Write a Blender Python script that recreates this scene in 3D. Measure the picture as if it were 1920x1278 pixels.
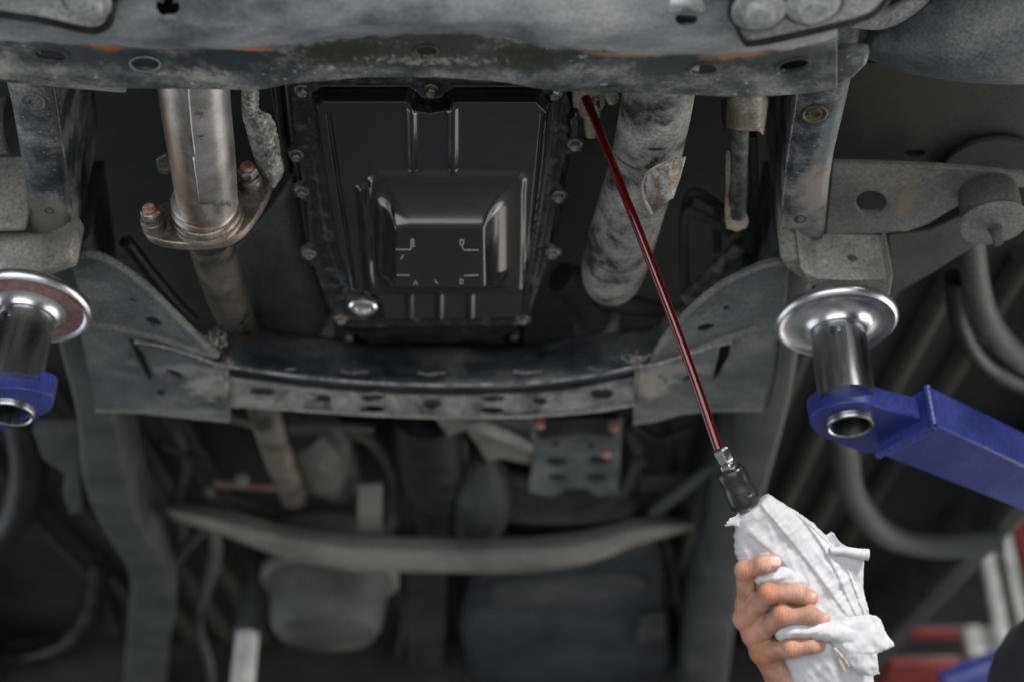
import bpy, bmesh, math, random
import numpy as np
from mathutils import Vector, Matrix, noise
from mathutils.geometry import tessellate_polygon
random.seed(7)
for o in list(bpy.data.objects): bpy.data.objects.remove(o)
sc = bpy.context.scene
COL = sc.collection
# ------------------------------------------------------------------ camera
PITCH = math.radians(32); FP = 50/36*1920
CAM = Vector((0, 0, 1.2))
FW = Vector((0, math.cos(PITCH), math.sin(PITCH))); UP = Vector((0, -math.sin(PITCH), math.cos(PITCH))); RT = Vector((1, 0, 0))
cd = bpy.data.cameras.new('camera'); cam = bpy.data.objects.new('camera', cd); COL.objects.link(cam)
cam.location = CAM; cam.rotation_euler = (math.radians(90)+PITCH, 0, 0)
cd.lens = 50; cd.sensor_width = 36; cd.clip_start = 0.02; cd.clip_end = 200
cd.dof.use_dof = True; cd.dof.focus_distance = 1.25; cd.dof.aperture_fstop = 3.2
sc.camera = cam
# ------------------------------------------------------------------ world, lamps, exposure
w = bpy.data.worlds.new('World'); sc.world = w; w.use_nodes = True
w.node_tree.nodes['Background'].inputs[0].default_value = (0.93, 0.97, 1.0, 1)
w.node_tree.nodes['Background'].inputs[1].default_value = 0.08
def area(name, loc, target, sx, sy, power, col):
    l = bpy.data.lights.new(name, 'AREA'); l.shape = 'RECTANGLE'; l.size = sx; l.size_y = sy; l.energy = power; l.color = col
    o = bpy.data.objects.new(name, l); COL.objects.link(o); o.location = loc
    o.rotation_euler = (Vector(target)-Vector(loc)).to_track_quat('-Z', 'Y').to_euler()
    return o
area('door_light', (-0.5, -2.2, 0.95), (0, 1.3, 1.75), 4.2, 1.9, 80, (0.95, 0.975, 1.0))
area('right_window_light', (3.3, 2.2, 1.1), (0.1, 1.4, 1.9), 3.6, 1.8, 60, (1.0, 0.97, 0.92))
area('left_window_light', (-3.4, 2.4, 1.1), (0, 1.4, 1.9), 3.2, 1.8, 32, (0.88, 0.95, 1.0))
area('overhead_lamp', (1.3, -1.0, 2.85), (0.25, 1.05, 1.75), .5, .35, 84, (1.0, 0.97, 0.93))
area('sump_reflection_light', (3.8, 5.6, 1.7), (0.2, 1.6, 1.9), 2.6, 2.6, 30, (1.0, 0.92, 0.83))  # added unseen lamp, gives the sump's right slope something bright to reflect
area('post_fill_light', (2.4, 4.6, 4.6), (2.0, 4.4, 0), 1.5, 1.5, 60, (1.0, 1.0, 1.0))  # added unseen lamp that brightens the pale posts beyond the sill
sc.view_settings.view_transform = 'Standard'; sc.view_settings.look = 'None'
sc.view_settings.exposure = 0.0; sc.view_settings.gamma = 1.0
sc.cycles.use_denoising = True
sc.cycles.max_bounces = 8
# ------------------------------------------------------------------ helpers: photo pixel -> place
def D(px, py, d): return CAM + (RT*((px-960)/FP) + UP*((639-py)/FP) + FW)*d
def RZ(py): return FW.z + (639-py)/FP*UP.z
def H(px, py, h): return D(px, py, h/RZ(py))
WORLD = {}
def root(name, loc, label, cat, group=None):
    o = bpy.data.objects.new(name, None); COL.objects.link(o); o.location = loc; o.empty_display_size = .05
    o['label'] = label; o['category'] = cat
    if group: o['group'] = group
    WORLD[o.name] = Vector(loc); return o
def mk(name, verts, faces, mat, parent=None, label=None, angle=35, smooth=True, bevel=0, bseg=2, solid=0, sub=0, cat=None, kind=None, offs=-1, group=None):
    V = [Vector(v) for v in verts]
    c = Vector((sum(v.x for v in V), sum(v.y for v in V), sum(v.z for v in V)))/len(V)
    me = bpy.data.meshes.new(name); me.from_pydata([v-c for v in V], [], [tuple(int(i) for i in f) for f in faces]); me.validate(); me.update()
    me.materials.append(mat)
    if smooth:
        me.shade_smooth()
        try: me.set_sharp_from_angle(angle=math.radians(angle))
        except Exception: pass
    o = bpy.data.objects.new(name, me); COL.objects.link(o)
    if parent is not None:
        o.parent = parent; o.location = c-WORLD[parent.name]
    else: o.location = c
    WORLD[o.name] = c
    if label: o['label'] = label
    if cat: o['category'] = cat
    if kind: o['kind'] = kind
    if group: o['group'] = group
    if solid: m = o.modifiers.new('s', 'SOLIDIFY'); m.thickness = solid; m.offset = offs
    if bevel:
        m = o.modifiers.new('b', 'BEVEL'); m.width = bevel; m.segments = bseg; m.limit_method = 'ANGLE'; m.angle_limit = math.radians(40); m.harden_normals = False
    if sub: m = o.modifiers.new('u', 'SUBSURF'); m.levels = sub; m.render_levels = sub
    return o
def bake(o):
    dg = bpy.context.evaluated_depsgraph_get(); dg.update()
    me = bpy.data.meshes.new_from_object(o.evaluated_get(dg)); old = o.data; o.modifiers.clear(); o.data = me; bpy.data.meshes.remove(old)
    me.shade_smooth()
    try: me.set_sharp_from_angle(angle=math.radians(32))
    except Exception: pass
def carve(o, cutters):
    for c in cutters:
        m = o.modifiers.new('c', 'BOOLEAN'); m.object = c; m.operation = 'DIFFERENCE'; m.solver = 'EXACT'
    bpy.context.view_layer.update(); bake(o)
    for c in cutters: bpy.data.objects.remove(c)
def copyobj(src, loc_world, parent, name=None):
    o = src.copy(); COL.objects.link(o); o.parent = parent
    o.location = Vector(loc_world)-(WORLD[parent.name] if parent else Vector()); WORLD[o.name] = Vector(loc_world)
    return o
def cr(pts, n, closed=False):
    P = [np.array(p, float) for p in pts]; out = []; L = len(P); m = L if closed else L-1
    for i in range(m):
        a = P[(i-1) % L] if closed or i > 0 else 2*P[0]-P[1]
        b = P[i]; c = P[(i+1) % L]
        d = P[(i+2) % L] if closed or i+2 < L else 2*P[-1]-P[-2]
        for k in range(n):
            t = k/n
            out.append(.5*((2*b)+(-a+c)*t+(2*a-5*b+4*c-d)*t*t+(-a+3*b-3*c+d)*t**3))
    if not closed: out.append(P[-1])
    return out
def ell(cx, cy, w, h, rot=0, n=16):
    r = math.radians(rot); return [(cx+w/2*math.cos(a)*math.cos(r)-h/2*math.sin(a)*math.sin(r), cy+w/2*math.cos(a)*math.sin(r)+h/2*math.sin(a)*math.cos(r)) for a in [2*math.pi*i/n for i in range(n)]]
def slab(name, pts, h, t, mat, parent=None, holes=(), sm=0, bevel=.0015, up=(0, 0, 1), depth=False, bseg=2, yplane=None, **kw):
    """polygon traced at height h (above the eye) made a solid sheet of thickness t"""
    if sm: pts = [tuple(p) for p in cr(pts, sm, True)]
    hl = [ell(*q) if isinstance(q[0], (int, float)) else list(q) for q in holes]
    if len(pts[0]) > 2:
        A = np.array([[1, p[0], p[1]] for p in pts]); co = np.linalg.lstsq(A, np.array([p[2] for p in pts]), rcond=None)[0]
        hf = lambda x, y: co[0]+co[1]*x+co[2]*y
    else: hf = lambda x, y: h
    fn = D if depth else H
    if yplane is not None: fn = lambda x, y, _: (lambda r: CAM+r*(yplane/r.y))(D(x, y, 1)-CAM)
    loops = [[(p[0], p[1]) for p in pts]]+hl
    flat = [p for l in loops for p in l]
    tris = tessellate_polygon([[Vector((p[0], p[1], 0)) for p in l] for l in loops])
    n = len(flat); B = [fn(x, y, hf(x, y)) for x, y in flat]; T = [b+Vector(up)*t for b in B]
    F = []
    for a, b, c in tris:
        ar = (flat[b][0]-flat[a][0])*(flat[c][1]-flat[a][1])-(flat[b][1]-flat[a][1])*(flat[c][0]-flat[a][0])
        if ar > 0: a, b = b, a
        F.append((a, b, c)); F.append((c+n, b+n, a+n))
    k = 0
    for l in loops:
        m = len(l)
        for i in range(m):
            a = k+i; b = k+(i+1) % m; F.append((a, b, b+n, a+n))
        k += m
    o = mk(name, B+T, F, mat, parent, bevel=0, **kw)
    bm = bmesh.new(); bm.from_mesh(o.data); bmesh.ops.recalc_face_normals(bm, faces=bm.faces)
    bmesh.ops.dissolve_limit(bm, angle_limit=.01, verts=bm.verts, edges=bm.edges); bm.to_mesh(o.data); bm.free()
    o.data.shade_smooth(); o.data.set_sharp_from_angle(angle=math.radians(30))
    if bevel: m = o.modifiers.new('b', 'BEVEL'); m.width = bevel; m.segments = bseg; m.limit_method = 'ANGLE'; m.angle_limit = math.radians(40)
    return o
def frames(P):
    T = []
    for i in range(len(P)):
        a = P[max(0, i-1)]; b = P[min(len(P)-1, i+1)]; T.append((b-a).normalized())
    n = T[0].cross(Vector((0.13, .2, 1))).normalized(); N = []
    for t in T:
        n = (n-t*n.dot(t)).normalized(); N.append(n)
    return T, N
def tubegeo(P, R, seg=16, cap=True, ecc=1.0, hollow=False):
    T, N = frames(P); V = []; F = []
    for p, r, t, n in zip(P, R, T, N):
        b = t.cross(n)
        for k in range(seg):
            a = 2*math.pi*k/seg; V.append(p+n*(r*math.cos(a))+b*(r*ecc*math.sin(a)))
    for i in range(len(P)-1):
        for k in range(seg):
            F.append((i*seg+k, i*seg+(k+1) % seg, (i+1)*seg+(k+1) % seg, (i+1)*seg+k))
    if cap: F.append(tuple(range(seg))[::-1]); F.append(tuple((len(P)-1)*seg+k for k in range(seg)))
    return V, F
def tube(name, pts, mat, parent=None, n=6, seg=20, cap=True, ecc=1.0, **kw):
    """pts: (px, py, h, radius m)"""
    dep = kw.pop('depth', False); fn = D if dep else H
    Q = [tuple(fn(p[0], p[1], p[2]))+(p[3],) for p in pts]
    if len(Q) > 2: Q = cr(Q, n)
    P = [Vector(q[:3]) for q in Q]; R = [float(q[3]) for q in Q]
    V, F = tubegeo(P, R, seg, cap, ecc)
    return mk(name, V, F, mat, parent, **kw)
def lathegeo(prof, seg=32, axis=Vector((0, 0, 1)), org=Vector()):
    ax = Vector(axis).normalized(); q = Vector((0, 0, 1)).rotation_difference(ax)
    V = []; F = []
    for r, z in prof:
        for k in range(seg):
            a = 2*math.pi*k/seg; V.append(org+q@Vector((r*math.cos(a), r*math.sin(a), z)))
    m = len(prof)
    for i in range(m-1):
        for k in range(seg): F.append((i*seg+k, i*seg+(k+1) % seg, (i+1)*seg+(k+1) % seg, (i+1)*seg+k))
    if prof[0][0] > 1e-6 : F.append(tuple(range(seg))[::-1])
    if prof[-1][0] > 1e-6: F.append(tuple((m-1)*seg+k for k in range(seg)))
    return V, F
def lathe(name, prof, mat, parent=None, seg=32, axis=(0, 0, 1), org=(0, 0, 0), closed=False, **kw):
    V, F = lathegeo(prof, seg, Vector(axis), Vector(org))
    if closed:
        F = F[:(len(prof)-1)*seg]; m = len(prof)-1
        for k in range(seg): F.append((m*seg+k, m*seg+(k+1) % seg, (k+1) % seg, k))
    return mk(name, V, F, mat, parent, **kw)
def hexgeo(r, z0, z1, cz=.0006):
    return [(r*.93, z0), (r, z0+cz), (r, z1)]
def grid(name, rows, mat, parent=None, nu=6, nv=6, solid=.003, fn=H, disp=None, holes=(), **kw):
    """rows: list of rows of (px,py,h); spline surface, holes are ellipses (cx,cy,w,h,rot) whose rim follows the ellipse"""
    A = [cr(r, nu) for r in rows]; ncol = len(A[0])
    B = [cr([A[i][j] for i in range(len(A))], nv) for j in range(ncol)]
    nr = len(B[0]); Q = np.array([[B[j][i] for j in range(ncol)] for i in range(nr)])
    dead = np.zeros((nr, ncol), bool); snap = []
    for cx, cy, a, b, r in holes:
        c, s_ = math.cos(math.radians(r)), math.sin(math.radians(r)); dx = Q[..., 0]-cx; dy = Q[..., 1]-cy
        u = (dx*c+dy*s_)/(a/2); v = (-dx*s_+dy*c)/(b/2); rr = np.hypot(u, v); ins = rr < 1; dead |= ins; snap.append((cx, cy, a, b, c, s_, u, v, rr, ins))
    F = [(i*ncol+j, (i+1)*ncol+j, (i+1)*ncol+j+1, i*ncol+j+1) for i in range(nr-1) for j in range(ncol-1) if not (dead[i, j] and dead[i+1, j] and dead[i, j+1] and dead[i+1, j+1])]
    for cx, cy, a, b, c, s_, u, v, rr, ins in snap:
        for i, j in zip(*np.where(ins)):
            k = 1/max(rr[i, j], .05); uu = u[i, j]*k*a/2; vv = v[i, j]*k*b/2
            Q[i, j, 0] = cx+uu*c-vv*s_; Q[i, j, 1] = cy+uu*s_+vv*c
    V = []
    for i in range(nr):
        for j in range(ncol):
            q = Q[i, j]; p = fn(q[0], q[1], q[2]); V.append(p+disp(p) if disp else p)
    o = mk(name, V, F, mat, parent, solid=solid, **kw)
    bm = bmesh.new(); bm.from_mesh(o.data); bmesh.ops.delete(bm, geom=[v for v in bm.verts if not v.link_faces], context='VERTS'); bm.to_mesh(o.data); bm.free()
    return o
def box(name, c, s, mat, parent=None, rot=(0, 0, 0), bevel=.002, **kw):
    M = Matrix.Rotation(rot[2], 3, 'Z')@Matrix.Rotation(rot[1], 3, 'Y')@Matrix.Rotation(rot[0], 3, 'X')
    V = [Vector(c)+M@Vector((x*s[0]/2, y*s[1]/2, z*s[2]/2)) for x in (-1, 1) for y in (-1, 1) for z in (-1, 1)]
    F = [(0, 1, 3, 2), (4, 6, 7, 5), (0, 4, 5, 1), (2, 3, 7, 6), (0, 2, 6, 4), (1, 5, 7, 3)]
    return mk(name, V, F, mat, parent, bevel=bevel, **kw)
# ------------------------------------------------------------------ materials
def newmat(name):
    m = bpy.data.materials.new(name); m.use_nodes = True; nt = m.node_tree; return m, nt, nt.nodes['Principled BSDF']
def c4(c): return (c[0], c[1], c[2], 1)
def grime(name, stops, scale=14, rough=(.35, .7), metal=0.0, bump=.25, spots=(), speck=None, streak=None, spec=.5, coat=0, dist=.15, fine=900, famp=1.0):
    m, nt, b = newmat(name); N = nt.nodes; L = nt.links
    geo = N.new('ShaderNodeNewGeometry'); pos = geo.outputs['Position']
    src = pos
    if streak:
        mp = N.new('ShaderNodeMapping'); mp.inputs['Scale'].default_value = streak; L.new(pos, mp.inputs[0]); src = mp.outputs[0]
    n1 = N.new('ShaderNodeTexNoise'); n1.inputs['Scale'].default_value = scale; n1.inputs['Detail'].default_value = 9; n1.inputs['Roughness'].default_value = .66; n1.inputs['Distortion'].default_value = dist
    L.new(src, n1.inputs['Vector'])
    rp = N.new('ShaderNodeValToRGB'); cr_ = rp.color_ramp
    while len(cr_.elements) < len(stops): cr_.elements.new(.5)
    for e, (p, c) in zip(cr_.elements, stops): e.position = p; e.color = c4(c)
    mc_ = N.new('ShaderNodeMath'); mc_.operation = 'MULTIPLY_ADD'; mc_.inputs[1].default_value = 1.45; mc_.inputs[2].default_value = -.225; L.new(n1.outputs[0], mc_.inputs[0]); L.new(mc_.outputs[0], rp.inputs[0]); col = rp.outputs[0]
    def mix(fac, a, bcol, mode='MIX'):
        x = N.new('ShaderNodeMix'); x.data_type = 'RGBA'; x.blend_type = mode
        if isinstance(fac, float): x.inputs[0].default_value = fac
        else: L.new(fac, x.inputs[0])
        L.new(a, x.inputs[6])
        if isinstance(bcol, tuple): x.inputs[7].default_value = c4(bcol)
        else: L.new(bcol, x.inputs[7])
        return x.outputs[2]
    n3 = N.new('ShaderNodeTexNoise'); n3.inputs['Scale'].default_value = fine*.35; n3.inputs['Detail'].default_value = 5; n3.inputs['Roughness'].default_value = .7; L.new(pos, n3.inputs['Vector'])
    mr = N.new('ShaderNodeMapRange'); mr.inputs[1].default_value = .3; mr.inputs[2].default_value = .7; mr.inputs[3].default_value = 1-.5*famp; mr.inputs[4].default_value = 1+.5*famp; L.new(n3.outputs[0], mr.inputs[0])
    cx = N.new('ShaderNodeCombineColor'); [L.new(mr.outputs[0], cx.inputs[i]) for i in range(3)]
    col = mix(1.0, col, cx.outputs[0], 'MULTIPLY')
    if speck:
        sscale, th, scol = speck
        v = N.new('ShaderNodeTexNoise'); v.inputs['Scale'].default_value = sscale; v.inputs['Detail'].default_value = 3; L.new(pos, v.inputs['Vector'])
        r2 = N.new('ShaderNodeMapRange'); r2.inputs[1].default_value = th; r2.inputs[2].default_value = th+.05; L.new(v.outputs[0], r2.inputs[0])
        col = mix(r2.outputs[0], col, scol)
    for (c, rad, scol, ns, th) in spots:
        sb = N.new('ShaderNodeVectorMath'); sb.operation = 'SUBTRACT'; L.new(pos, sb.inputs[0]); sb.inputs[1].default_value = tuple(c)
        dv = N.new('ShaderNodeVectorMath'); dv.operation = 'DIVIDE'; L.new(sb.outputs[0], dv.inputs[0]); dv.inputs[1].default_value = rad
        ln = N.new('ShaderNodeVectorMath'); ln.operation = 'LENGTH'; L.new(dv.outputs[0], ln.inputs[0])
        nn = N.new('ShaderNodeTexNoise'); nn.inputs['Scale'].default_value = ns; nn.inputs['Detail'].default_value = 6; nn.inputs['Roughness'].default_value = .7; L.new(pos, nn.inputs['Vector'])
        ad = N.new('ShaderNodeMath'); ad.operation = 'MULTIPLY_ADD'; L.new(nn.outputs[0], ad.inputs[0]); ad.inputs[1].default_value = 2.4; L.new(ln.outputs[1], ad.inputs[2])
        r3 = N.new('ShaderNodeMapRange'); r3.inputs[1].default_value = 1.2+th+.25; r3.inputs[2].default_value = 1.2+th-.25; L.new(ad.outputs[0], r3.inputs[0])
        col = mix(r3.outputs[0], col, scol)
    L.new(col, b.inputs['Base Color'])
    rr = N.new('ShaderNodeMapRange'); rr.inputs[1].default_value = .3; rr.inputs[2].default_value = .7; rr.inputs[3].default_value = rough[0]; rr.inputs[4].default_value = rough[1]; L.new(n1.outputs[0], rr.inputs[0]); L.new(rr.outputs[0], b.inputs['Roughness'])
    b.inputs['Metallic'].default_value = metal; b.inputs['Specular IOR Level'].default_value = spec; b.inputs['Coat Weight'].default_value = coat; b.inputs['Coat Roughness'].default_value = .12
    if bump:
        n2 = N.new('ShaderNodeTexNoise'); n2.inputs['Scale'].default_value = scale*7; n2.inputs['Detail'].default_value = 8; n2.inputs['Roughness'].default_value = .7; L.new(pos, n2.inputs['Vector'])
        bp = N.new('ShaderNodeBump'); bp.inputs['Strength'].default_value = bump; bp.inputs['Distance'].default_value = .002; L.new(n2.outputs[0], bp.inputs['Height']); L.new(bp.outputs[0], b.inputs['Normal'])
    return m
def plain(name, col, rough=.5, metal=0, bump=0, bscale=300, coat=0, spec=.5):
    return grime(name, [(.35, tuple(x*.8 for x in col)), (.65, tuple(min(1, x*1.2) for x in col))], scale=25, rough=(max(.02, rough-.08), rough+.08), metal=metal, bump=bump, coat=coat, spec=spec)
BLK = (.018, .024, .030)
def spot(px, py, h, rx, ry, col, ns=60, th=.9, rz=.06): return (H(px, py, h), (rx, ry, rz), col, ns, th)
M = {}
M['cross'] = grime('dirty_crossmember_paint', [(.22, (.04, .052, .062)), (.40, (.13, .15, .17)), (.56, (.28, .305, .325)), (.76, (.46, .46, .46))], scale=11, rough=(.32, .6), bump=.4, streak=(.5, 1, 1), famp=.5)
M['crossband'] = grime('grimy_crossmember_band', [(.25, (.02, .028, .034)), (.42, (.07, .083, .092)), (.56, (.19, .20, .20)), (.75, (.40, .385, .36))], scale=24, rough=(.35, .65), bump=.6, streak=(.6, 1, 1), speck=(150, .66, (.42, .40, .36)), spots=[
    spot(100, 108, .75, .09, .030, (.05, .065, .075), 75, .45), spot(270, 120, .75, .08, .024, (.045, .058, .066), 80, .55), spot(430, 122, .75, .07, .024, (.03, .04, .048), 80, .7),
    spot(780, 96, .75, .100, .030, (.05, .058, .05), 90, .75), spot(640, 116, .75, .045, .018, (.035, .037, .022), 110, .8), spot(985, 122, .75, .035, .018, (.035, .037, .022), 110, .8),
    spot(1265, 128, .75, .05, .022, (.05, .06, .068), 60, .85), spot(1440, 110, .75, .07, .02, (.07, .08, .09), 70, .6),
    spot(800, 128, .75, .13, .014, (.42, .39, .34), 190, .15), spot(740, 95, .75, .09, .02, (.36, .34, .30), 260, -.12),
    spot(470, 92, .75, .017, .008, (.62, .20, .04), 60, 1.0), spot(195, 92, .75, .016, .010, (.42, .15, .04), 60, .9), spot(330, 92, .75, .05, .004, (.30, .17, .08), 60, .5),
    spot(1190, 106, .75, .05, .010, (.34, .20, .13), 50, .7), spot(1385, 108, .75, .030, .012, (.38, .21, .13), 50, .85)])
M['plate'] = grime('grey_cast_bracket', [(.28, (.20, .215, .22)), (.5, (.34, .36, .36)), (.72, (.48, .49, .48))], scale=16, rough=(.4, .65), bump=.3)
M['rail'] = grime('dirty_rail_paint', [(.32, (.014, .020, .028)), (.45, (.045, .06, .075)), (.56, (.14, .15, .16)), (.72, (.32, .30, .275))], scale=17, rough=(.38, .75), bump=.55, spots=[
    spot(1530, 360, .86, .022, .10, (.27, .25, .225), 26, .75), spot(80, 420, .86, .05, .06, (.20, .19, .17), 26, .7), spot(1530, 330, .86, .010, .02, (.26, .17, .10), 90, .3), spot(1560, 250, .86, .01, .07, (.12, .15, .17), 40, .7)], speck=(300, .66, (.40, .38, .35)))
M['rail_back'] = grime('rail_dusty_far', [(.3, (.035, .042, .046)), (.7, (.07, .078, .08))], scale=10, rough=(.5, .8), bump=.2)
M['dust'] = grime('dust_covered_bracket', [(.32, (.17, .165, .15)), (.55, (.29, .275, .25)), (.7, (.38, .36, .33))], scale=13, rough=(.6, .85), bump=.3, speck=(260, .69, (.08, .08, .08)))
M['dustdark'] = grime('dusty_dark_paint', [(.3, (.045, .052, .05)), (.6, (.085, .092, .086)), (.75, (.14, .13, .10))], scale=9, rough=(.5, .8), bump=.2)
M['arm'] = grime('dusty_arm_and_lit_edge', [(.3, (.11, .12, .115)), (.6, (.19, .195, .18)), (.75, (.27, .24, .20))], scale=9, rough=(.5, .75), bump=.2, spots=[spot(1700, 370, .90, .012, .05, (.22, .18, .14), 30, .6)])
M['dark'] = grime('dark_underbody_paint', [(.35, (.014, .016, .015)), (.65, (.038, .040, .036))], scale=8, rough=(.55, .85), bump=.3)
M['olive'] = grime('olive_floor_rib_paint', [(.35, (.020, .021, .017)), (.65, (.042, .041, .032))], scale=8, rough=(.5, .8), bump=.2)
M['panel'] = grime('black_floor_pan', [(.35, (.010, .012, .012)), (.65, (.024, .026, .024))], scale=5, rough=(.6, .9), bump=.3)
M['xm2'] = grime('rear_crossmember_paint', [(.34, (.022, .028, .033)), (.5, (.06, .072, .08)), (.62, (.13, .145, .15)), (.74, (.24, .23, .22))], scale=11, rough=(.34, .65), bump=.4, spots=[
    spot(425, 680, .84, .022, .035, (.36, .34, .31), 120, .35), spot(1200, 680, .84, .015, .02, (.42, .31, .22), 120, .6), spot(390, 740, .84, .05, .02, (.22, .22, .22), 70, .4)])
M['xm2band'] = grime('crossmember_lower_band_dirt', [(.25, (.05, .055, .06)), (.42, (.17, .175, .18)), (.65, (.34, .33, .31))], scale=30, rough=(.35, .65), bump=.5)
M['bright'] = grime('ridge_highlight_metal', [(.35, (.16, .18, .21)), (.6, (.50, .53, .58))], scale=40, rough=(.2, .4), metal=.6, bump=.2)  # highlight colour for the ridge of the second crossmember
M['wing'] = grime('crossmember_wing_paint', [(.28, (.055, .066, .072)), (.5, (.11, .125, .135)), (.75, (.23, .235, .23))], scale=9, rough=(.38, .65), bump=.2, spots=[
    spot(395, 710, .845, .055, .07, (.33, .32, .30), 70, .42), spot(1215, 710, .845, .05, .07, (.34, .31, .27), 70, .42), spot(330, 690, .84, .07, .02, (.24, .25, .25), 40, .5), spot(1290, 690, .84, .06, .02, (.26, .26, .25), 40, .5), spot(330, 772, .845, .10, .012, (.24, .24, .23), 40, .7), spot(1300, 775, .845, .10, .012, (.22, .22, .22), 40, .6)])
M['xm3'] = grime('rear_member_dust', [(.35, (.15, .143, .13)), (.65, (.24, .23, .21))], scale=7, rough=(.6, .8), bump=.2)
# oil pan: glossy black with smears
M['pan'] = grime('glossy_black_pan_paint', [(.40, (.0065, .0085, .011)), (.62, (.011, .014, .018))], scale=6, rough=(.10, .24), bump=.03, spec=.6, coat=.5, speck=(520, .76, (.06, .07, .08)))
M['panedge'] = grime('grimy_pan_flange', [(.38, (.006, .008, .011)), (.55, (.018, .024, .03)), (.68, (.09, .10, .12))], scale=60, rough=(.2, .55), bump=.6, spec=.6)
M['case'] = grime('black_transmission_case', [(.38, (.006, .007, .008)), (.6, (.014, .017, .02)), (.7, (.03, .035, .04))], scale=30, rough=(.3, .6), bump=.4)
M['bolt'] = grime('zinc_bolt_steel', [(.35, (.22, .20, .175)), (.65, (.44, .41, .37))], scale=120, rough=(.28, .5), metal=.85, bump=.2)
M['nickel'] = grime('bright_nickel_plating', [(.35, (.66, .67, .70)), (.65, (.82, .83, .86))], scale=80, rough=(.10, .22), metal=1, bump=.03)
M['chrome'] = grime('worn_chrome_plating', [(.30, (.52, .53, .55)), (.55, (.70, .71, .74)), (.7, (.80, .81, .84))], scale=18, rough=(.24, .40), metal=1, bump=.05, famp=.15, streak=(1, 1, .25))
M['steel'] = grime('turned_steel', [(.32, (.26, .28, .29)), (.55, (.42, .44, .45)), (.7, (.58, .60, .60))], scale=26, rough=(.22, .40), metal=1, bump=.08, famp=.35, streak=(1.6, 1.6, .2))
M['pipe'] = grime('exhaust_pipe_heat_stained', [(.34, (.17, .14, .12)), (.5, (.34, .31, .29)), (.66, (.52, .50, .49))], scale=13, rough=(.28, .5), metal=.75, bump=.12, famp=.3, streak=(2.2, .6, 1), spots=[spot(330, 260, .80, .016, .2, (.24, .165, .12), 15, .6, .2), spot(372, 240, .80, .012, .04, (.20, .10, .07), 260, .05)])
M['pipedark'] = grime('sooty_exhaust_pipe', [(.34, (.07, .065, .055)), (.66, (.22, .20, .17))], scale=13, rough=(.35, .6), metal=.5, bump=.12)
M['flange'] = grime('brown_flange_steel', [(.34, (.14, .12, .10)), (.66, (.36, .31, .265))], scale=20, rough=(.3, .5), metal=.7, bump=.12)
M['copper'] = grime('rusted_bolt_head', [(.36, (.30, .12, .09)), (.64, (.52, .33, .27))], scale=120, rough=(.4, .6), metal=.3, bump=.3)
M['shaft'] = grime('dirty_driveshaft', [(.36, (.02, .025, .028)), (.5, (.21, .215, .21)), (.7, (.36, .35, .33)), (.7, (.42, .41, .39))], scale=22, rough=(.45, .75), bump=.4, speck=(380, .67, (.42, .41, .39)), spots=[spot(1228, 232, .86, .012, .004, BLK, 20, .8), spot(1145, 445, .9, .028, .06, BLK, 75, .12), spot(1240, 210, .84, .02, .012, BLK, 60, .25)])
M['tan'] = grime('tan_dusty_sheet', [(.34, (.22, .19, .155)), (.66, (.46, .41, .35))], scale=22, rough=(.45, .7), bump=.25, speck=(300, .68, (.12, .07, .05)))
M['cream'] = grime('cream_bracket', [(.34, (.38, .32, .26)), (.66, (.62, .54, .46))], scale=30, rough=(.5, .7), bump=.2)
M['flap'] = grime('peeled_foil', [(.34, (.30, .22, .17)), (.5, (.48, .42, .38)), (.64, (.60, .60, .64))], scale=30, rough=(.3, .5), metal=.3, bump=.2, streak=(3, 1, 1))
M['braid'] = grime('braided_glass_sleeve', [(.35, (.24, .235, .225)), (.65, (.62, .60, .57))], scale=80, rough=(.4, .7), metal=.2, bump=.3)
M['rubber'] = grime('black_rubber', [(.38, (.010, .011, .012)), (.66, (.024, .026, .028))], scale=30, rough=(.22, .38), bump=.15, coat=.25)
M['blackrod'] = grime('scuffed_black_rod', [(.38, (.03, .036, .035)), (.66, (.14, .15, .145))], scale=60, rough=(.4, .6), bump=.4)
M['blue'] = grime('blue_lift_arm_paint', [(.3, (.020, .030, .15)), (.5, (.028, .040, .21)), (.7, (.050, .065, .27))], scale=12, rough=(.32, .55), bump=.25, speck=(120, .70, (.015, .018, .04)))
M['white'] = plain('pale_painted_metal', (.55, .56, .55), .5)
M['concrete'] = grime('workshop_concrete', [(.35, (.22, .225, .22)), (.65, (.35, .35, .34))], scale=3, rough=(.6, .85), bump=.3)
M['wall'] = grime('workshop_wall', [(.35, (.10, .11, .115)), (.65, (.16, .17, .17))], scale=2, rough=(.7, .9), bump=.2)
M['red'] = plain('red_painted_steel', (.22, .03, .028), .45)
M['navy'] = grime('navy_work_cloth', [(.35, (.008, .010, .016)), (.65, (.018, .022, .032))], scale=60, rough=(.8, .95), bump=.5)
M['mark'] = plain('worn_stamp_edge', (.34, .36, .38), .4)
# ================================================================== the setting
def sheet(name, pts, mat, kind='structure'):
    return mk(name, pts, [tuple(range(len(pts)))], mat, None, kind=kind, smooth=False)
sheet('floor', [(-12, -8, 0), (12, -8, 0), (12, 14, 0), (-12, 14, 0)], M['concrete'])
# ================================================================== the car
CAR = root('car', (-.075, 1.3, 2.06), 'raised car seen from below, grimy grey ladder frame around a glossy black oil pan', 'car')
def part(fn, name, *a, label=None, **k): return fn(name, *a, parent=CAR, label=label, **k)
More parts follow.
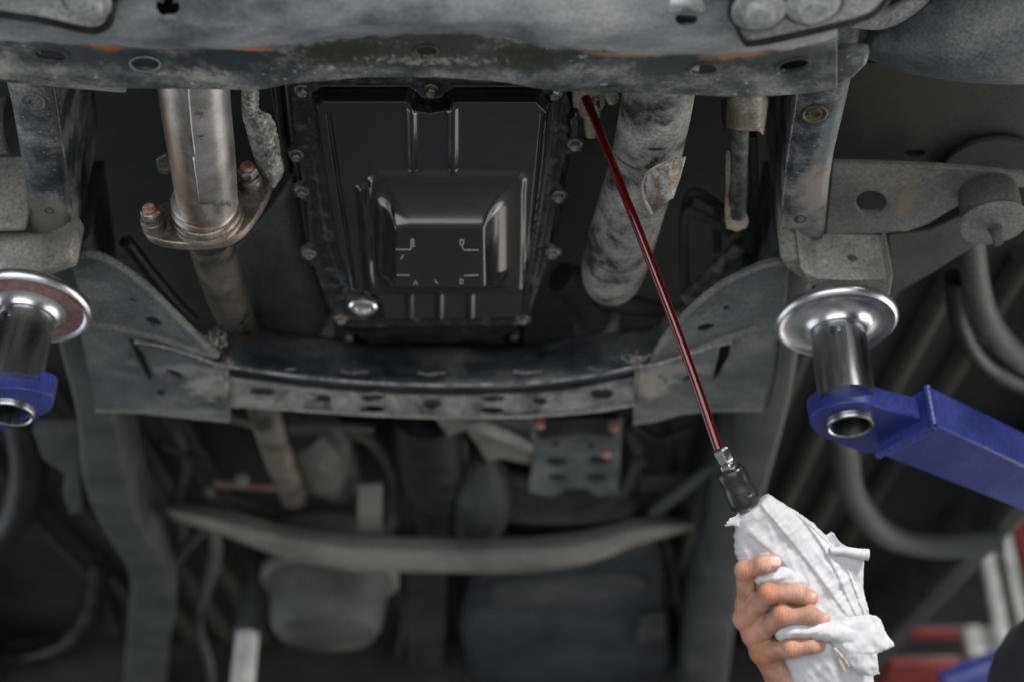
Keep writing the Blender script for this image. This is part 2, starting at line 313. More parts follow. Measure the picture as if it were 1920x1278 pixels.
# ---- front crossmember (nearest, across the top)
xs = [-80, 60, 160, 235, 330, 480, 560, 700, 850, 950, 1030, 1200, 1380, 1500, 1570]
bot = [146, 152, 158, 166, 166, 168, 156, 147, 147, 154, 168, 176, 181, 176, 164]
crs = [70, 74, 78, 84, 86, 88, 78, 62, 58, 66, 84, 98, 96, 84, 66]
rows = []
rows.append([(x, -170, .83) for x in xs])
rows.append([(x, -90, .77) for x in xs])
rows.append([(x, -20, .742) for x in xs])
rows.append([(x, c*.55+4, .734) for x, c in zip(xs, crs)])
rows.append([(x, c, .742) for x, c in zip(xs, crs)])
rows.append([(x, c+9, .756) for x, c in zip(xs, crs)])
rows.append([(x, b*.6+c*.4, .758) for x, b, c in zip(xs, bot, crs)])
rows.append([(x, b-7, .76) for x, b in zip(xs, bot)])
rows.append([(x, b, .764) for x, b in zip(xs, bot)])
rows.append([(x, b-12, .79) for x, b in zip(xs, bot)])
fc = grid('front_crossmember', rows, M['cross'], CAR, nu=18, nv=9, solid=.004, holes=[(95, 106, 60, 24, 9), (272, 121, 52, 24, 3), (800, 98, 38, 20, 0), (1320, 133, 48, 24, -3), (1488, 124, 58, 20, -12), (315, 12, 46, 40, 0), (1286, 38, 46, 26, 0)], label='blurred grimy steel crossmember nearest the camera with oval holes and rust spots',
    disp=lambda p: Vector((0, 0, .0015*noise.noise(p*22)+.0006*noise.noise(p*90))))
fc.data.materials.append(M['crossband'])
for po in fc.data.polygons:
    v_ = WORLD[fc.name]+po.center-CAM; d_ = v_.dot(FW); X_ = 960+FP*v_.dot(RT)/d_; Y_ = 639-FP*v_.dot(UP)/d_
    if Y_ > np.interp(X_, xs, crs)+5+7*noise.noise(Vector((X_*.02, 3, 1))): po.material_index = 1
for i, (cx, cy, a, b, r) in enumerate([(95, 106, 60, 24, 9), (272, 121, 52, 24, 3), (800, 98, 38, 20, 0), (1320, 133, 48, 24, -3), (1488, 124, 58, 20, -12)]):
    E = [H(x, y, .757) for x, y in ell(cx, cy, a+5, b+4, r, 24)]; V, F = tubegeo(E+[E[0]], [.0009]*25, 8, False)
    mk('hole_lip', V, F, M['crossband'] if cx != 272 else M['cross'], fc)
slab('spring_clip', [(1255, 8), (1318, 6), (1322, 22), (1300, 24), (1296, 17), (1278, 17), (1274, 26), (1252, 24)], .725, .006, M['plate'], fc)
q_ = H(700, -150, .77); box('front_light_block', (q_.x-.02, q_.y-.035, 2.07), (1.25, .006, .2), M['dark'], fc)  # unseen walls added to keep light out of the beam's holes
box('top_light_block', (q_.x-.02, q_.y+.06, 2.10), (1.25, .21, .006), M['dark'], fc)
slab('hole_backing', [(-80, -160), (1600, -160), (1580, 140), (-80, 130)], .86, .004, M['dark'], fc, bevel=0)  # dark sheet added behind the holes so they stay dark
part(slab, 'end_tab', [(1400, 96), (1560, 100), (1580, 98), (1606, 96), (1632, 97), (1626, 122), (1600, 148), (1560, 168), (1480, 178), (1380, 183)], .77, .010, M['crossband'], bevel=.003, label='right end of the front crossmember')
part(slab, 'edge_tab', [(-40, 146), (120, 152), (234, 158), (236, 176), (100, 164), (-40, 152)], .768, .004, M['rail'])
# bolted bracket plates
def hexbolt(px, py, h, r, mat, parent, L=.008, washer=True, name='bolt', axis=(0, 0, -1), dome=0):
    org = H(px, py, h); V, F = lathegeo([(r*.86, -.004), (r, -.003), (r, L*.8), (r*.85, L)], 6, Vector(axis), org)
    o = mk(name, V, F, mat, parent, bevel=r*.08, angle=25)
    if washer: V, F = lathegeo([(r*1.45, -.004), (r*1.45, .0012), (r*1.35, .0018)], 24, Vector(axis), org); mk('washer', V, F, mat, o if parent is CAR else parent, angle=30)
    return o
pl = part(slab, 'bolted_bracket', [(1340, -90), (1368, -20), (1378, 30), (1394, 70), (1412, 77), (1470, 66), (1560, 46), (1620, 30), (1650, 8), (1670, -30), (1690, -90)], .722, .007, M['plate'], sm=3, bevel=.002, bseg=3, label='light grey bolted bracket plate with two bolt heads')
for x, y, r in [(1422, 18, .0115), (1524, 6, .0115)]:
    V, F = lathegeo([(.019, -.002), (.019, .0015), (.017, .0025), (.012, .003), (.0115, .008), (.0095, .0105), (.004, .011)], 24, Vector((0, 0, -1)), H(x, y, .7205)); mk('bolt', V, F, M['plate'], pl)
pl2 = part(slab, 'bolted_bracket', [(-80, -90), (-60, 10), (0, 22), (80, 34), (150, 50), (180, 52), (198, 40), (205, 10), (214, -90)], .722, .007, M['plate'], sm=3, bevel=.002, bseg=3, label='grey bracket plate at the left end of the crossmember')
V, F = lathegeo([(.016, -.002), (.016, .002), (.011, .003), (.011, .008), (.008, .010)], 24, Vector((0, 0, -1)), H(165, 2, .7205)); mk('bolt', V, F, M['plate'], pl2)
slab('bracket_shade_strip', [(1335, -90), (1362, -20), (1372, 34), (1390, 82), (1410, 90), (1475, 79), (1565, 58), (1630, 40), (1662, 14), (1682, -26), (1700, -90)], .7295, .012, M['case'], pl, sm=3)  # black slab added as the shadow line below the plate
slab('bracket_shade_strip', [(-80, -90), (-66, 22), (0, 36), (80, 48), (152, 64), (186, 66), (210, 50), (218, 14), (226, -90)], .7295, .012, M['case'], pl2, sm=3)  # the left plate's shadow line, also a black slab
for x, y, rr2, pp in ((1422, 18, .0215, pl), (1524, 6, .0215, pl), (165, 2, .018, pl2)): mk('washer', *lathegeo([(rr2, -.0005), (rr2, .0006), (rr2-.002, .0012), (rr2*.8, .0012)], 28, Vector((0, 0, -1)), H(x, y, .7216)), M['case'], pp)
# control arm casting, upper right
ca = part(tube, 'control_arm', [(1590, -70, .90, .020), (1625, 40, .90, .024), (1700, 60, .88, .034), (1790, 52, .86, .045), (1880, 40, .85, .052), (2010, 30, .85, .055)], M['wing'], n=8, seg=32, label='smooth dark grey control arm casting', ecc=1.0)
part(tube, 'control_arm_web', [(1600, 30, .86, .010), (1660, 34, .86, .009), (1720, 0, .86, .008), (1760, -60, .86, .010)], M['plate'], n=6)
# ---- frame rails (box sections that run away from the camera)
def rail(st, name, label, mat):
    """stations (py, px outer, px seam, h, box height)"""
    V = []; n = len(st)
    for py, xo, xi, h, bh in st:
        a = H(xo, py, h); b = H(xi, py, h); b.y = a.y
        s = 1 if xi > xo else -1; r = .010
        for p in [a+Vector((0, 0, bh)), a+Vector((0, 0, r)), a+Vector((s*r*.3, 0, r*.3)), a+Vector((s*r, 0, 0)), (a+b)/2+Vector((0, 0, -.0006)), b+Vector((-s*r, 0, 0)), b+Vector((-s*r*.3, 0, r*.3)), b+Vector((0, 0, r)), b+Vector((0, 0, bh*.5)), b+Vector((0, 0, bh))]: V.append(p)
    m = 10; F = []
    for i in range(n-1):
        for k in range(m): F.append((i*m+k, i*m+(k+1) % m, (i+1)*m+(k+1) % m, (i+1)*m+k))
    F.append(tuple(range(m))); F.append(tuple((n-1)*m+k for k in range(m)))
    o = mk(name, V, F, mat, CAR, label=label, angle=50)
    bm = bmesh.new(); bm.from_mesh(o.data); bmesh.ops.recalc_face_normals(bm, faces=bm.faces); bm.to_mesh(o.data); bm.free()
    return o
def interp(st, n=5): return [tuple(q) for q in cr(st, n)]
rl = rail(interp([(20, -60, 92, .86, .15), (120, -8, 100, .86, .15), (200, 16, 108, .86, .15), (320, 38, 126, .86, .15), (470, 62, 142, .86, .15)]), 'frame_rail', 'left frame rail, dark paint under scratched dust', M['rail'])
rl2 = rail(interp([(455, 70, 165, .875, .11), (640, 104, 195, .89, .11), (780, 140, 215, .90, .10), (900, 152, 240, .92, .10), (985, 185, 262, .94, .10), (1080, 240, 318, .95, .10), (1160, 240, 326, .95, .10), (1260, 232, 310, .95, .10), (1400, 225, 300, .95, .10)]), 'frame_rail', 'blurred far stretch of the left frame rail', M['rail_back'])
rr = rail(interp([(20, 1632, 1512, .86, .15), (120, 1606, 1500, .86, .15), (190, 1592, 1491, .86, .15), (320, 1562, 1472, .86, .15), (470, 1546, 1462, .86, .15)]), 'frame_rail', 'right frame rail, dark bluish paint worn to dust at its lower end', M['rail'])
rr2 = rail(interp([(455, 1545, 1450, .875, .11), (640, 1505, 1415, .89, .11), (780, 1478, 1388, .90, .10), (930, 1436, 1350, .92, .10), (1050, 1400, 1320, .95, .10), (1200, 1375, 1290, .97, .10), (1400, 1350, 1270, .97, .10)]), 'frame_rail', 'blurred far stretch of the right frame rail', M['rail_back'])
# seam weld, plugs and holes on rails
def bead(name, pts, r, mat, parent, n=8, amp=.25, depth=False, label=None):
    fn = D if depth else H
    P = [Vector(q) for q in cr([tuple(fn(*p)) for p in pts], n)]
    V, F = tubegeo(P, [r*(1+amp*math.sin(i*2.3)+amp*random.uniform(-.6, .6)) for i in range(len(P))], 8)
    return mk(name, V, F, mat, parent, label=label)
bead('seam_weld', [(100, 150, .8595), (108, 200, .8595), (122, 300, .8595), (136, 400, .8595), (142, 468, .8595)], .0010, M['rail'], rl)
bead('seam_weld', [(1494, 170, .8595), (1491, 200, .8595), (1474, 310, .8595), (1466, 400, .8595), (1462, 468, .8595)], .0010, M['rail'], rr)
for (x, y, pr, mt, r) in [(63, 190, rl, M['rail'], .012), (1527, 213, rr, M['rail'], .0125)]:
    V, F = lathegeo([(r, -.003), (r, .0012), (r*.86, .002), (r*.72, .0012), (r*.62, .0005), (r*.56, .0018), (r*.36, .002), (r*.3, .0006), (.0003, .0004)], 28, Vector((0, 0, -1)), H(x, y, .8597))
    mk('hole_plug', V, F, M['rail'] if pr is rl else grime('brown_plug', [(.4, (.05, .045, .03)), (.6, (.14, .11, .07))], scale=90, rough=(.4, .6)), pr)
for x, y, pr, a, h in [(93, 395, rl, .0045, .86), (1500, 411, rr, .006, .86), (1715, 287, None, 0, 0)]:
    if pr: V, F = lathegeo([(a, 0), (a, .0007), (a*.85, .0009), (a*.8, -.006), (.0002, -.0061)], 20, Vector((0, 0, -1)), H(x, y, h-.0003)); mk('drain_hole', V, F, M['dark'], pr)
# ---- jacking brackets above the lift pads
jb = part(slab, 'jacking_bracket', [(1500, 502), (1536, 524), (1664, 524), (1675, 516), (1669, 556), (1640, 561), (1560, 561), (1536, 549), (1512, 524)], .812, .056, M['dust'], bevel=.004, bseg=3, label='dusty box bracket resting on the right lift pad')
bv = jb.modifiers.pop() if False else None
for m_ in list(jb.modifiers): jb.modifiers.remove(m_)
q_ = H(1605, 524, .812); cyl = mk('cutter', *lathegeo([(.0046, 0), (.0046, .03)], 24, Vector((0, 1, 0)), Vector((q_.x, q_.y-.012, q_.z+.028))), M['dark'])
carve(jb, [cyl]); m_ = jb.modifiers.new('b', 'BEVEL'); m_.width = .0022; m_.segments = 2; m_.limit_method = 'ANGLE'; m_.angle_limit = math.radians(40)
part(slab, 'bracket_flare', [(1462, 484), (1500, 486), (1540, 526), (1536, 548), (1512, 530), (1476, 506)], .826, .04, M['dust'], bevel=.004)
bead('bracket_weld', [(1540, 522, .8115), (1600, 524, .8115), (1662, 523, .8115)], .0011, M['dust'], jb)
jl = part(slab, 'jacking_bracket', [(-80, 506), (70, 510), (98, 500), (132, 478), (146, 500), (80, 524), (-80, 524)], .812, .05, M['dust'], bevel=.004, bseg=3, label='dusty bracket resting on the left lift pad')
part(slab, 'body_mount_bracket', [(-80, 425), (46, 424), (50, 436), (-80, 438)], .84, .09, M['dust'], bevel=.004)
part(tube, 'bushing', [(-30, 235, .97, .03), (18, 235, .97, .03), (22, 235, .97, .024)], M['dust'], n=2)
part(slab, 'dark_gusset', [(75, 512), (130, 470), (150, 474), (146, 540), (150, 640), (100, 560)], .872, .02, M['dustdark'])  # gusset plate in dark dusty paint
# ---- right side body mount arm, bushing and hose
part(slab, 'body_mount_arm', [(1548, 440), (1562, 306), (1640, 308), (1740, 312), (1850, 320), (1960, 332), (1960, 352), (1880, 352), (1830, 366), (1786, 392), (1740, 420), (1702, 434), (1640, 438)], .90, .006, M['arm'], holes=[(1633, 380, 58, 44, 0)], bevel=.002, label='dark dusty body mount arm with one large round hole')
part(slab, 'body_mount_strut', [(1664, 440), (1745, 430), (1810, 400), (1842, 452), (1760, 505), (1672, 556), (1668, 540)], .93, .03, M['dustdark'], bevel=.002)
bm_ = part(lathe, 'body_mount', [(.022, .060), (.027, .056), (.028, .046), (.025, .044), (.025, .040), (.0285, .038), (.030, .030), (.030, .012), (.027, .006), (.0320, .003), (.0330, .000), (.0325, -.002), (.013, -.003), (.012, -.006), (.0070, -.007), (.0070, -.013), (.0050, -.0135), (.0050, -.026), (.004, -.028)], M['dustdark'], seg=40, org=H(1863, 415, .86), label='rubber body mount with washer and stud')
part(lathe, 'mount_washer', [(.033, .002), (.0345, 0), (.033, -.0035), (.010, -.005)], M['arm'], seg=40, org=H(1863, 417, .857))
part(lathe, 'mount_cup', [(.050, .0), (.052, .004), (.050, .008), (.046, .010), (.046, .022), (.048, .026), (.044, .05)], M['dark'], seg=40, org=H(1852, 318, .99))
part(slab, 'side_panel', [(1588, 120), (2000, 110), (2000, 318), (1562, 306)], 1.0, .01, grime('dark_green_brown_panel', [(.35, (.022, .026, .024)), (.65, (.05, .054, .046))], scale=7, rough=(.6, .85), spots=[spot(1700, 180, 1.0, .10, .06, (.05, .045, .035), 12, .7)]), holes=[(1715, 287, 40, 16, 0)], label='dark rusty body panel behind the right rail')
part(tube, 'curved_rail_pipe', [(1818, 440, .97, .0165), (1832, 540, .97, .0165), (1858, 610, .97, .0165), (1910, 668, .97, .0165), (1990, 712, .97, .0165)], M['dustdark'], n=8, label='curved dark pipe at the right edge')
part(tube, 'curved_hose', [(1792, 520, 1.0, .014), (1800, 600, 1.0, .014), (1836, 668, 1.0, .014), (1900, 712, 1.0, .014), (1990, 740, 1.0, .014)], M['case'], n=8)
part(tube, 'brake_line', [(1560, 740, 1.0, .022), (1582, 850, 1.0, .022), (1600, 930, 1.0, .022), (1660, 1000, 1.0, .022), (1760, 1022, 1.0, .022), (1880, 1010, 1.0, .022)], M['rail_back'], n=8, label='thick blurred curved hose at lower right')
# ---- floor pan with ribs, body side
ZP = 1.2+1.03
def xyh(x, y, z): return Vector((x, y, z))
V = []; F = []
fpan = [(-1.2, .2), (1.08, .2), (.745, 3.1), (-1.2, 3.1)]
mk('floor_pan', [Vector((x, y, ZP+.10)) for x, y in fpan]+[Vector((x, y, ZP+.14)) for x, y in fpan], [(3, 2, 1, 0), (4, 5, 6, 7), (0, 1, 5, 4), (1, 2, 6, 5), (2, 3, 7, 6), (3, 0, 4, 7)], M['panel'], CAR, smooth=False, label='dark floor pan above the running gear')
for i in range(5):
    x0 = .36+.085*i
    V, F = tubegeo([Vector((x0, 1.5+.02*i, ZP+.10)), Vector((x0*.86, 3.08, ZP+.10))], [.022]*2, 12, True, 1.0); mk('floor_rib', V, F, M['olive'], CAR)
for i in range(5):
    x0 = -.56-.09*i
    V, F = tubegeo([Vector((x0, 1.9, ZP+.10)), Vector((x0*.86, 3.08, ZP+.10))], [.020]*2, 12, True, 1.0); mk('floor_rib', V, F, M['olive'], CAR)
for s, x0 in ((1, .895), (0, -1.16)):
    box('body_sill', (x0, 1.75, ZP+.05), (.05, 2.75, .13), M['dark'], CAR, bevel=.01, rot=(0, 0, s*math.radians(6.6)))
box('rear_valance', (-.22, 3.12, ZP+.03), (1.90, .05, .22), M['dark'], CAR, bevel=.01)
# ---- transmission housing above the pan
hs = part(slab, 'transmission_housing', [(530, 150), (700, 140), (900, 140), (1075, 160), (1085, 240), (1068, 300), (1050, 420), (1030, 500), (985, 606), (940, 640), (680, 640), (636, 606), (575, 470), (548, 300)], .893, .11, M['case'], bevel=.004, label='black transmission housing around the oil pan')
for i in range(9):
    x = 600+i*50; bead('casting_rib', [(x, 150, .886), (x+14, 160, .886), (x+34, 160, .886), (x+46, 150, .886)], .0022, M['case'], hs, n=3, amp=.02)
part(tube, 'housing_edge', [(520, 150, .90, .004), (528, 230, .90, .004), (540, 320, .90, .004)], M['case'])
part(slab, 'heat_shield_edge', [(505, 160), (545, 160), (552, 260), (548, 330), (530, 320), (520, 240)], .905, .03, M['case'])
# gearbox tail under/after the pan
part(slab, 'gearbox_mount_plate', [(655, 612), (960, 612), (985, 650), (640, 650)], .93, .03, M['case'], bevel=.004)
for pts in ([(690, 618), (752, 614), (770, 640), (690, 648)], [(770, 612), (850, 612), (868, 640), (760, 640)], [(880, 612), (930, 616), (950, 646), (890, 642)]):
    part(slab, 'gearbox_mount', pts, .92, .01, M['xm3'] if pts[0][0] == 770 else M['olive'], bevel=.002)
# ---- oil pan: stamped sheet built as a fine relief
def sdpoly(px, py, poly):
    P = np.array(poly, float); n = len(P); d = np.full(px.shape, 1e9); s = np.ones(px.shape)
    for i in range(n):
        a = P[i]; b = P[(i+1) % n]; ex, ey = b-a; wx = px-a[0]; wy = py-a[1]
        t = np.clip((wx*ex+wy*ey)/(ex*ex+ey*ey+1e-18), 0, 1); dx = wx-ex*t; dy = wy-ey*t; d = np.minimum(d, dx*dx+dy*dy)
        c1 = py >= a[1]; c2 = py < b[1]; c3 = ex*wy > ey*wx
        fl = (c1 & c2 & c3) | (~c1 & ~c2 & ~c3); s = np.where(fl, -s, s)
    return s*np.sqrt(d)
def sst(x, a, b): t = np.clip((x-a)/(b-a), 0, 1); return t*t*(3-2*t)
def smax(a, b, k): h = np.clip(.5+.5*(a-b)/k, 0, 1); return b*(1-h)+a*h+k*h*(1-h)
HF, HM, HD = .880, .862, .826
def up_(pts, h): return [(lambda p: (p.x, p.y))(H(x, y, h)) for x, y in pts]
flange = up_([(548, 184), (560, 152), (600, 140), (660, 140), (670, 144), (720, 144), (730, 140), (880, 140), (890, 144), (940, 144), (950, 140), (1010, 142), (1050, 154), (1070, 200), (1064, 262), (1092, 262), (1094, 284), (1060, 292), (1048, 345), (1062, 362), (1058, 382), (1040, 388), (1030, 455), (1048, 468), (1046, 486), (1024, 492), (995, 585), (998, 606), (968, 610), (655, 614), (628, 608), (620, 585), (590, 500), (565, 488), (563, 466), (580, 452), (575, 380), (552, 370), (550, 346), (566, 338), (562, 304), (540, 300), (538, 280), (552, 268)], HF)
mid = up_([(588, 200), (604, 189), (762, 189), (774, 196), (784, 208), (808, 212), (832, 208), (842, 196), (852, 190), (1008, 190), (1030, 212), (1024, 300), (1008, 420), (984, 560), (978, 598), (716, 602), (712, 575), (700, 556), (655, 552), (628, 470), (604, 320)], HM)
deep = up_([(741, 428), (907, 428), (909, 540), (738, 541)], HD)
deept = up_([(690, 330), (705, 318), (975, 318), (990, 332), (986, 360), (984, 540), (980, 548), (694, 548), (686, 500)], HM)
fx = np.array([p[0] for p in flange]); fy = np.array([p[1] for p in flange])
NX, NY = 330, 420
gx = np.linspace(fx.min()-.012, fx.max()+.012, NX); gy = np.linspace(fy.min()-.012, fy.max()+.012, NY)
X, Y = np.meshgrid(gx, gy)
sdF = sdpoly(X, Y, flange); sdM = sdpoly(X, Y, mid); sdD = sdpoly(X, Y, deep); sdT = sdpoly(X, Y, deept)
PB = [(567, 169), (808, 168), (1040, 174), (555, 290), (567, 358), (580, 475), (640, 598), (1078, 270), (1047, 367), (1035, 473), (980, 598)]
for x, y in PB:
    p = H(x, y, HF); sdF = np.minimum(sdF, np.hypot(X-p.x, Y-p.y)-.0105)
bump = sst(-sdM, -.0055, .004)           # pan wall, rounded edge
step = sst(-sdM, -.0120, -.0085)*.16
drop = np.maximum(bump, step)*(HF-HM)
# deep sump: linear slopes between the two outlines
t = np.clip(sdT/(sdT-sdD-1e-9), 0, 1); t = np.where(sdT > 0, 0, np.where(sdD < 0, 1, t))
deepd = .14*np.clip(t/.10, 0, 1)+.86*t**2.5
k = np.ones((5,))/5
def blur(a, n):
    for _ in range(n):
        a = np.apply_along_axis(lambda v: np.convolve(np.pad(v, 2, 'edge'), k, 'valid'), 0, a); a = np.apply_along_axis(lambda v: np.convolve(np.pad(v, 2, 'edge'), k, 'valid'), 1, a)
    return a
drop = drop+blur(deepd, 1)*(HM-HD)
def ridge(a, b, h, wd, ht):
    pa = H(a[0], a[1], h); pb = H(b[0], b[1], h); ex, ey = pb.x-pa.x, pb.y-pa.y
    tt = np.clip(((X-pa.x)*ex+(Y-pa.y)*ey)/(ex*ex+ey*ey), 0, 1); d = np.hypot(X-pa.x-ex*tt, Y-pa.y-ey*tt); return ht*np.where(d < wd, .5+.5*np.cos(np.pi*np.clip(d/wd, 0, 1)), 0)
for a, b in [((772, 205), (774, 316)), ((850, 205), (850, 316)), ((768, 548), (768, 596)), ((824, 548), (824, 596)), ((882, 548), (882, 596))]:
    drop = drop+ridge(a, b, HM, .0062, .0036)*bump
drop = drop+ridge((680, 350), (694, 545), HM, .008, .006)*bump
drop = drop+ridge((616, 215), (664, 545), HM, .0028, -.003)*bump+ridge((1018, 215), (985, 545), HM, .0028, -.003)*bump
for cx in (596, 1022):
    pass
dp = H(681, 573, HM+.003); dd = np.hypot(X-dp.x, Y-dp.y)
drop = np.maximum(drop, (HF-HM-.003)*(1-sst(dd, .017, .024)))
p = H(808, 168, HF); db = np.hypot(X-p.x, Y-p.y)
Z = 1.2+HF-drop
lip = sst(-sdF, 0, .004)*(1-sst(-sdF, .004, .008)); Z = Z-.0012*lip
idx = -np.ones(X.shape, int); keep = sdF < .0006; idx[keep] = np.arange(keep.sum())
V = [Vector((X[i, j], Y[i, j], Z[i, j])) for i, j in zip(*np.where(keep))]
kk = keep[:-1, :-1] & keep[1:, :-1] & keep[:-1, 1:] & keep[1:, 1:]
ii, jj = np.where(kk)
F = np.stack([idx[ii, jj], idx[ii+1, jj], idx[ii+1, jj+1], idx[ii, jj+1]], 1).tolist()
pan = mk('oil_pan', V, F, M['pan'], CAR, label='glossy black stamped oil pan with ribs and a deeper sump', angle=80, solid=.0022, offs=-1)
pan.data.materials.append(M['panedge'])
fl = (bump < .06); mi = np.zeros(len(F), int); mi[fl[ii, jj]] = 1
pan.data.polygons.foreach_set('material_index', mi.tolist())
b0 = None
for i, (x, y) in enumerate(PB):
    p = H(x, y, HF-.0005)
    if b0 is None:
        V, F = lathegeo([(.0088, -.003), (.0088, .0008), (.0080, .0014), (.0062, .0014)], 24, Vector((0, 0, -1)), p); Vh, Fh = lathegeo([(.0058, .001), (.0058, .0058), (.0050, .0066), (.0036, .0062), (.0012, .0056)], 6, Vector((0, 0, -1)), p)
        n = len(V); b0 = mk('bolt', V+Vh, F+[tuple(q+n for q in f) for f in Fh], M['bolt'], pan, angle=28)
    else:
        o = copyobj(b0, p+(WORLD[b0.name]-H(*PB[0], HF-.0005)), pan); o.rotation_euler = (0, 0, random.uniform(0, 1))
for x, y in ((655, 628), (965, 626)): hexbolt(x, y, .915, .006, M['bolt'], hs, washer=False)
dr = mk('drain_plug', *lathegeo([(.0155, -.003), (.0155, .003), (.0135, .005), (.0105, .0056), (.0092, .0052), (.0085, .0015), (.0002, .0012)], 32, Vector((0, 0, -1)), H(681, 573, HM+.0035)), M['nickel'], pan, label='bright round drain plug', angle=30)
for o_ in [q for q in pan.children if q.name.startswith('bolt')]: o_.scale = (.86, .86, .9)
# stamped marks on the sump floor
def mark(pts, wd=.0007):
    P = [H(x, y, HD-.0008) for x, y in pts]; V, F = tubegeo(P, [wd]*len(P), 6); mk('stamped_mark', V, F, M['mark'], pan)
for pts in ([(742, 468), (770, 468), (771, 462)], [(866, 463), (870, 469), (898, 469)], [(744, 516), (768, 516)], [(870, 517), (897, 516)],
            [(771, 449), (775, 449), (776, 455), (771, 456), (771, 449)], [(771, 457), (776, 457), (776, 463), (771, 463), (771, 457)],
            [(863, 450), (869, 450), (869, 456), (866, 463), (863, 457), (863, 450)], [(863, 524), (867, 524), (867, 532), (863, 532), (863, 524)],
            [(776, 534), (779, 526), (782, 534)], [(756, 478), (752, 486)], [(815, 526), (820, 532)]): mark(pts)
# ---- exhaust pipe
ex = part(tube, 'exhaust_pipe', [(350, 20, .80, .0285), (358, 120, .80, .0285), (365, 200, .802, .0285), (378, 300, .805, .0282), (388, 390, .81, .0270)], M['pipe'], n=8, seg=40, label='heat stained steel exhaust pipe with a lengthwise seam')
PR = lambda v: (960+FP*(v-CAM).dot(RT)/(v-CAM).dot(FW), 639-FP*(v-CAM).dot(UP)/(v-CAM).dot(FW))
Q = cr([tuple(H(a, b, c))+(r+.0010,) for a, b, c, r in [(350, 20, .80, .0285), (358, 120, .80, .0285), (365, 200, .802, .0285), (378, 300, .805, .0282), (388, 390, .81, .0270)]], 14)
Pp = [Vector(q[:3]) for q in Q]; Vp, Fp = tubegeo(Pp, [q[3] for q in Q], 96, False); keepF = []
for f_ in Fp:
    c_ = sum((Vp[i] for i in f_), Vector())/4; X_, Y_ = PR(c_)
    if X_ > 352+max(0, Y_-180)*.1 and Y_ < 384: keepF.append(f_)
M['pipe2'] = grime('silver_pipe_shell', [(.3, (.30, .28, .27)), (.5, (.50, .49, .49)), (.7, (.64, .64, .66))], scale=14, rough=(.26, .45), metal=.8, bump=.1, famp=.25, spots=[spot(378, 200, .78, .012, .02, (.22, .10, .06), 240, .15), spot(374, 245, .78, .012, .012, (.22, .10, .06), 240, .1)])
sh_ = mk('pipe_shell', Vp, keepF, M['pipe2'], ex, solid=.0006, offs=1, label='lighter silvery half shell over the pipe')
bm = bmesh.new(); bm.from_mesh(sh_.data); bmesh.ops.delete(bm, geom=[v for v in bm.verts if not v.link_faces], context='VERTS'); bm.to_mesh(sh_.data); bm.free()
bead('pipe_weld', [(374, 298, .7795), (392, 297, .781), (410, 288, .787), (424, 276, .797)], .0011, M['pipe'], ex, n=6)
y0 = H(388, 405, .812).y; pc = lambda x, z: Vector((x, y0, z))
pcx, pcz = H(386, 398, .81).x, 1.2+.812
fp = [(268, 415), (272, 396), (292, 386), (330, 366), (430, 326), (470, 308), (498, 314), (510, 340), (492, 384), (464, 424), (436, 446), (400, 456), (340, 458), (292, 450), (271, 436)]
fla = slab('flange', fp, 0, .010, M['flange'], ex, sm=4, bevel=.0022, bseg=3, up=(0, 1, 0), yplane=y0, label='diamond shaped exhaust flange')
slab('gasket_flange', [((x-390)*.985+391, (y-388)*.985+391) for x, y in fp], 0, .009, M['pipe'], ex, sm=4, bevel=.002, up=(0, 1, 0), yplane=y0+.0125)
for k, (dy, r0) in enumerate([(-.026, .0295), (-.017, .0312), (-.008, .0335), (-.001, .0350)]):
    mk('pipe_collar', *lathegeo([(r0-.004, -.0055), (r0-.0006, -.003), (r0+.0006, 0), (r0-.0004, .003), (r0-.004, .0055)], 48, Vector((.03, 1, .02)), Vector((pcx, y0+dy, pcz))), M['flange'] if k > 1 else M['pipe'], ex, angle=70)
yp = lambda x, y, yy: (lambda r: CAM+r*(yy/r.y))(D(x, y, 1)-CAM)
for x, y in ((290, 424), (470, 345)):
    o = yp(x, y, y0); axn = Vector((0, -1, .04))
    mk('stud_sleeve', *lathegeo([(.0115, -.004), (.0115, .010), (.0105, .011), (.0105, .0135)], 32, axn, o), M['flange'], ex)
    mk('bolt', *lathegeo([(.0085, .013), (.0098, .014), (.0098, .020), (.0080, .0225), (.0055, .023)], 6, axn, o), M['bolt'], ex, bevel=.0006, angle=25)
    mk('bolt_tip', *lathegeo([(.0062, .0215), (.0062, .0262), (.0052, .0272), (.0005, .0275)], 24, axn, o), M['copper'], ex, label='rust red bolt end')
part(slab, 'hanger_bracket', [(292, 300), (310, 292), (322, 310), (316, 330), (296, 326)], .86, .006, M['flange'])
part(tube, 'exhaust_pipe', [(392, 440, .865, .024), (420, 540, .90, .023), (462, 650, .93, .0215), (492, 760, .95, .0215), (520, 850, .97, .0215), (552, 930, 1.0, .0215)], M['pipedark'], n=8, seg=28, label='rear stretch of the exhaust pipe, blurred')
# heat shield right of pipe
grid('heat_shield', [[(430, 470, .95), (500, 400, .94), (545, 340, .95), (560, 330, .97)], [(450, 540, .95), (530, 470, .935), (578, 470, .95), (592, 465, .98)], [(490, 620, .96), (560, 590, .94), (608, 580, .95), (625, 570, .98)], [(500, 690, .97), (580, 660, .95), (606, 650, .96), (625, 645, .99)]], grime('grey_heat_shield', [(.3, (.07, .078, .08)), (.7, (.13, .14, .14))], scale=7, rough=(.45, .6), bump=.1), CAR, label='smooth grey heat shield beside the exhaust pipe')
part(tube, 'brake_line', [(236, 452, .90, .008), (280, 510, .90, .008), (330, 570, .90, .008), (360, 600, .90, .008)], M['case'], n=3)
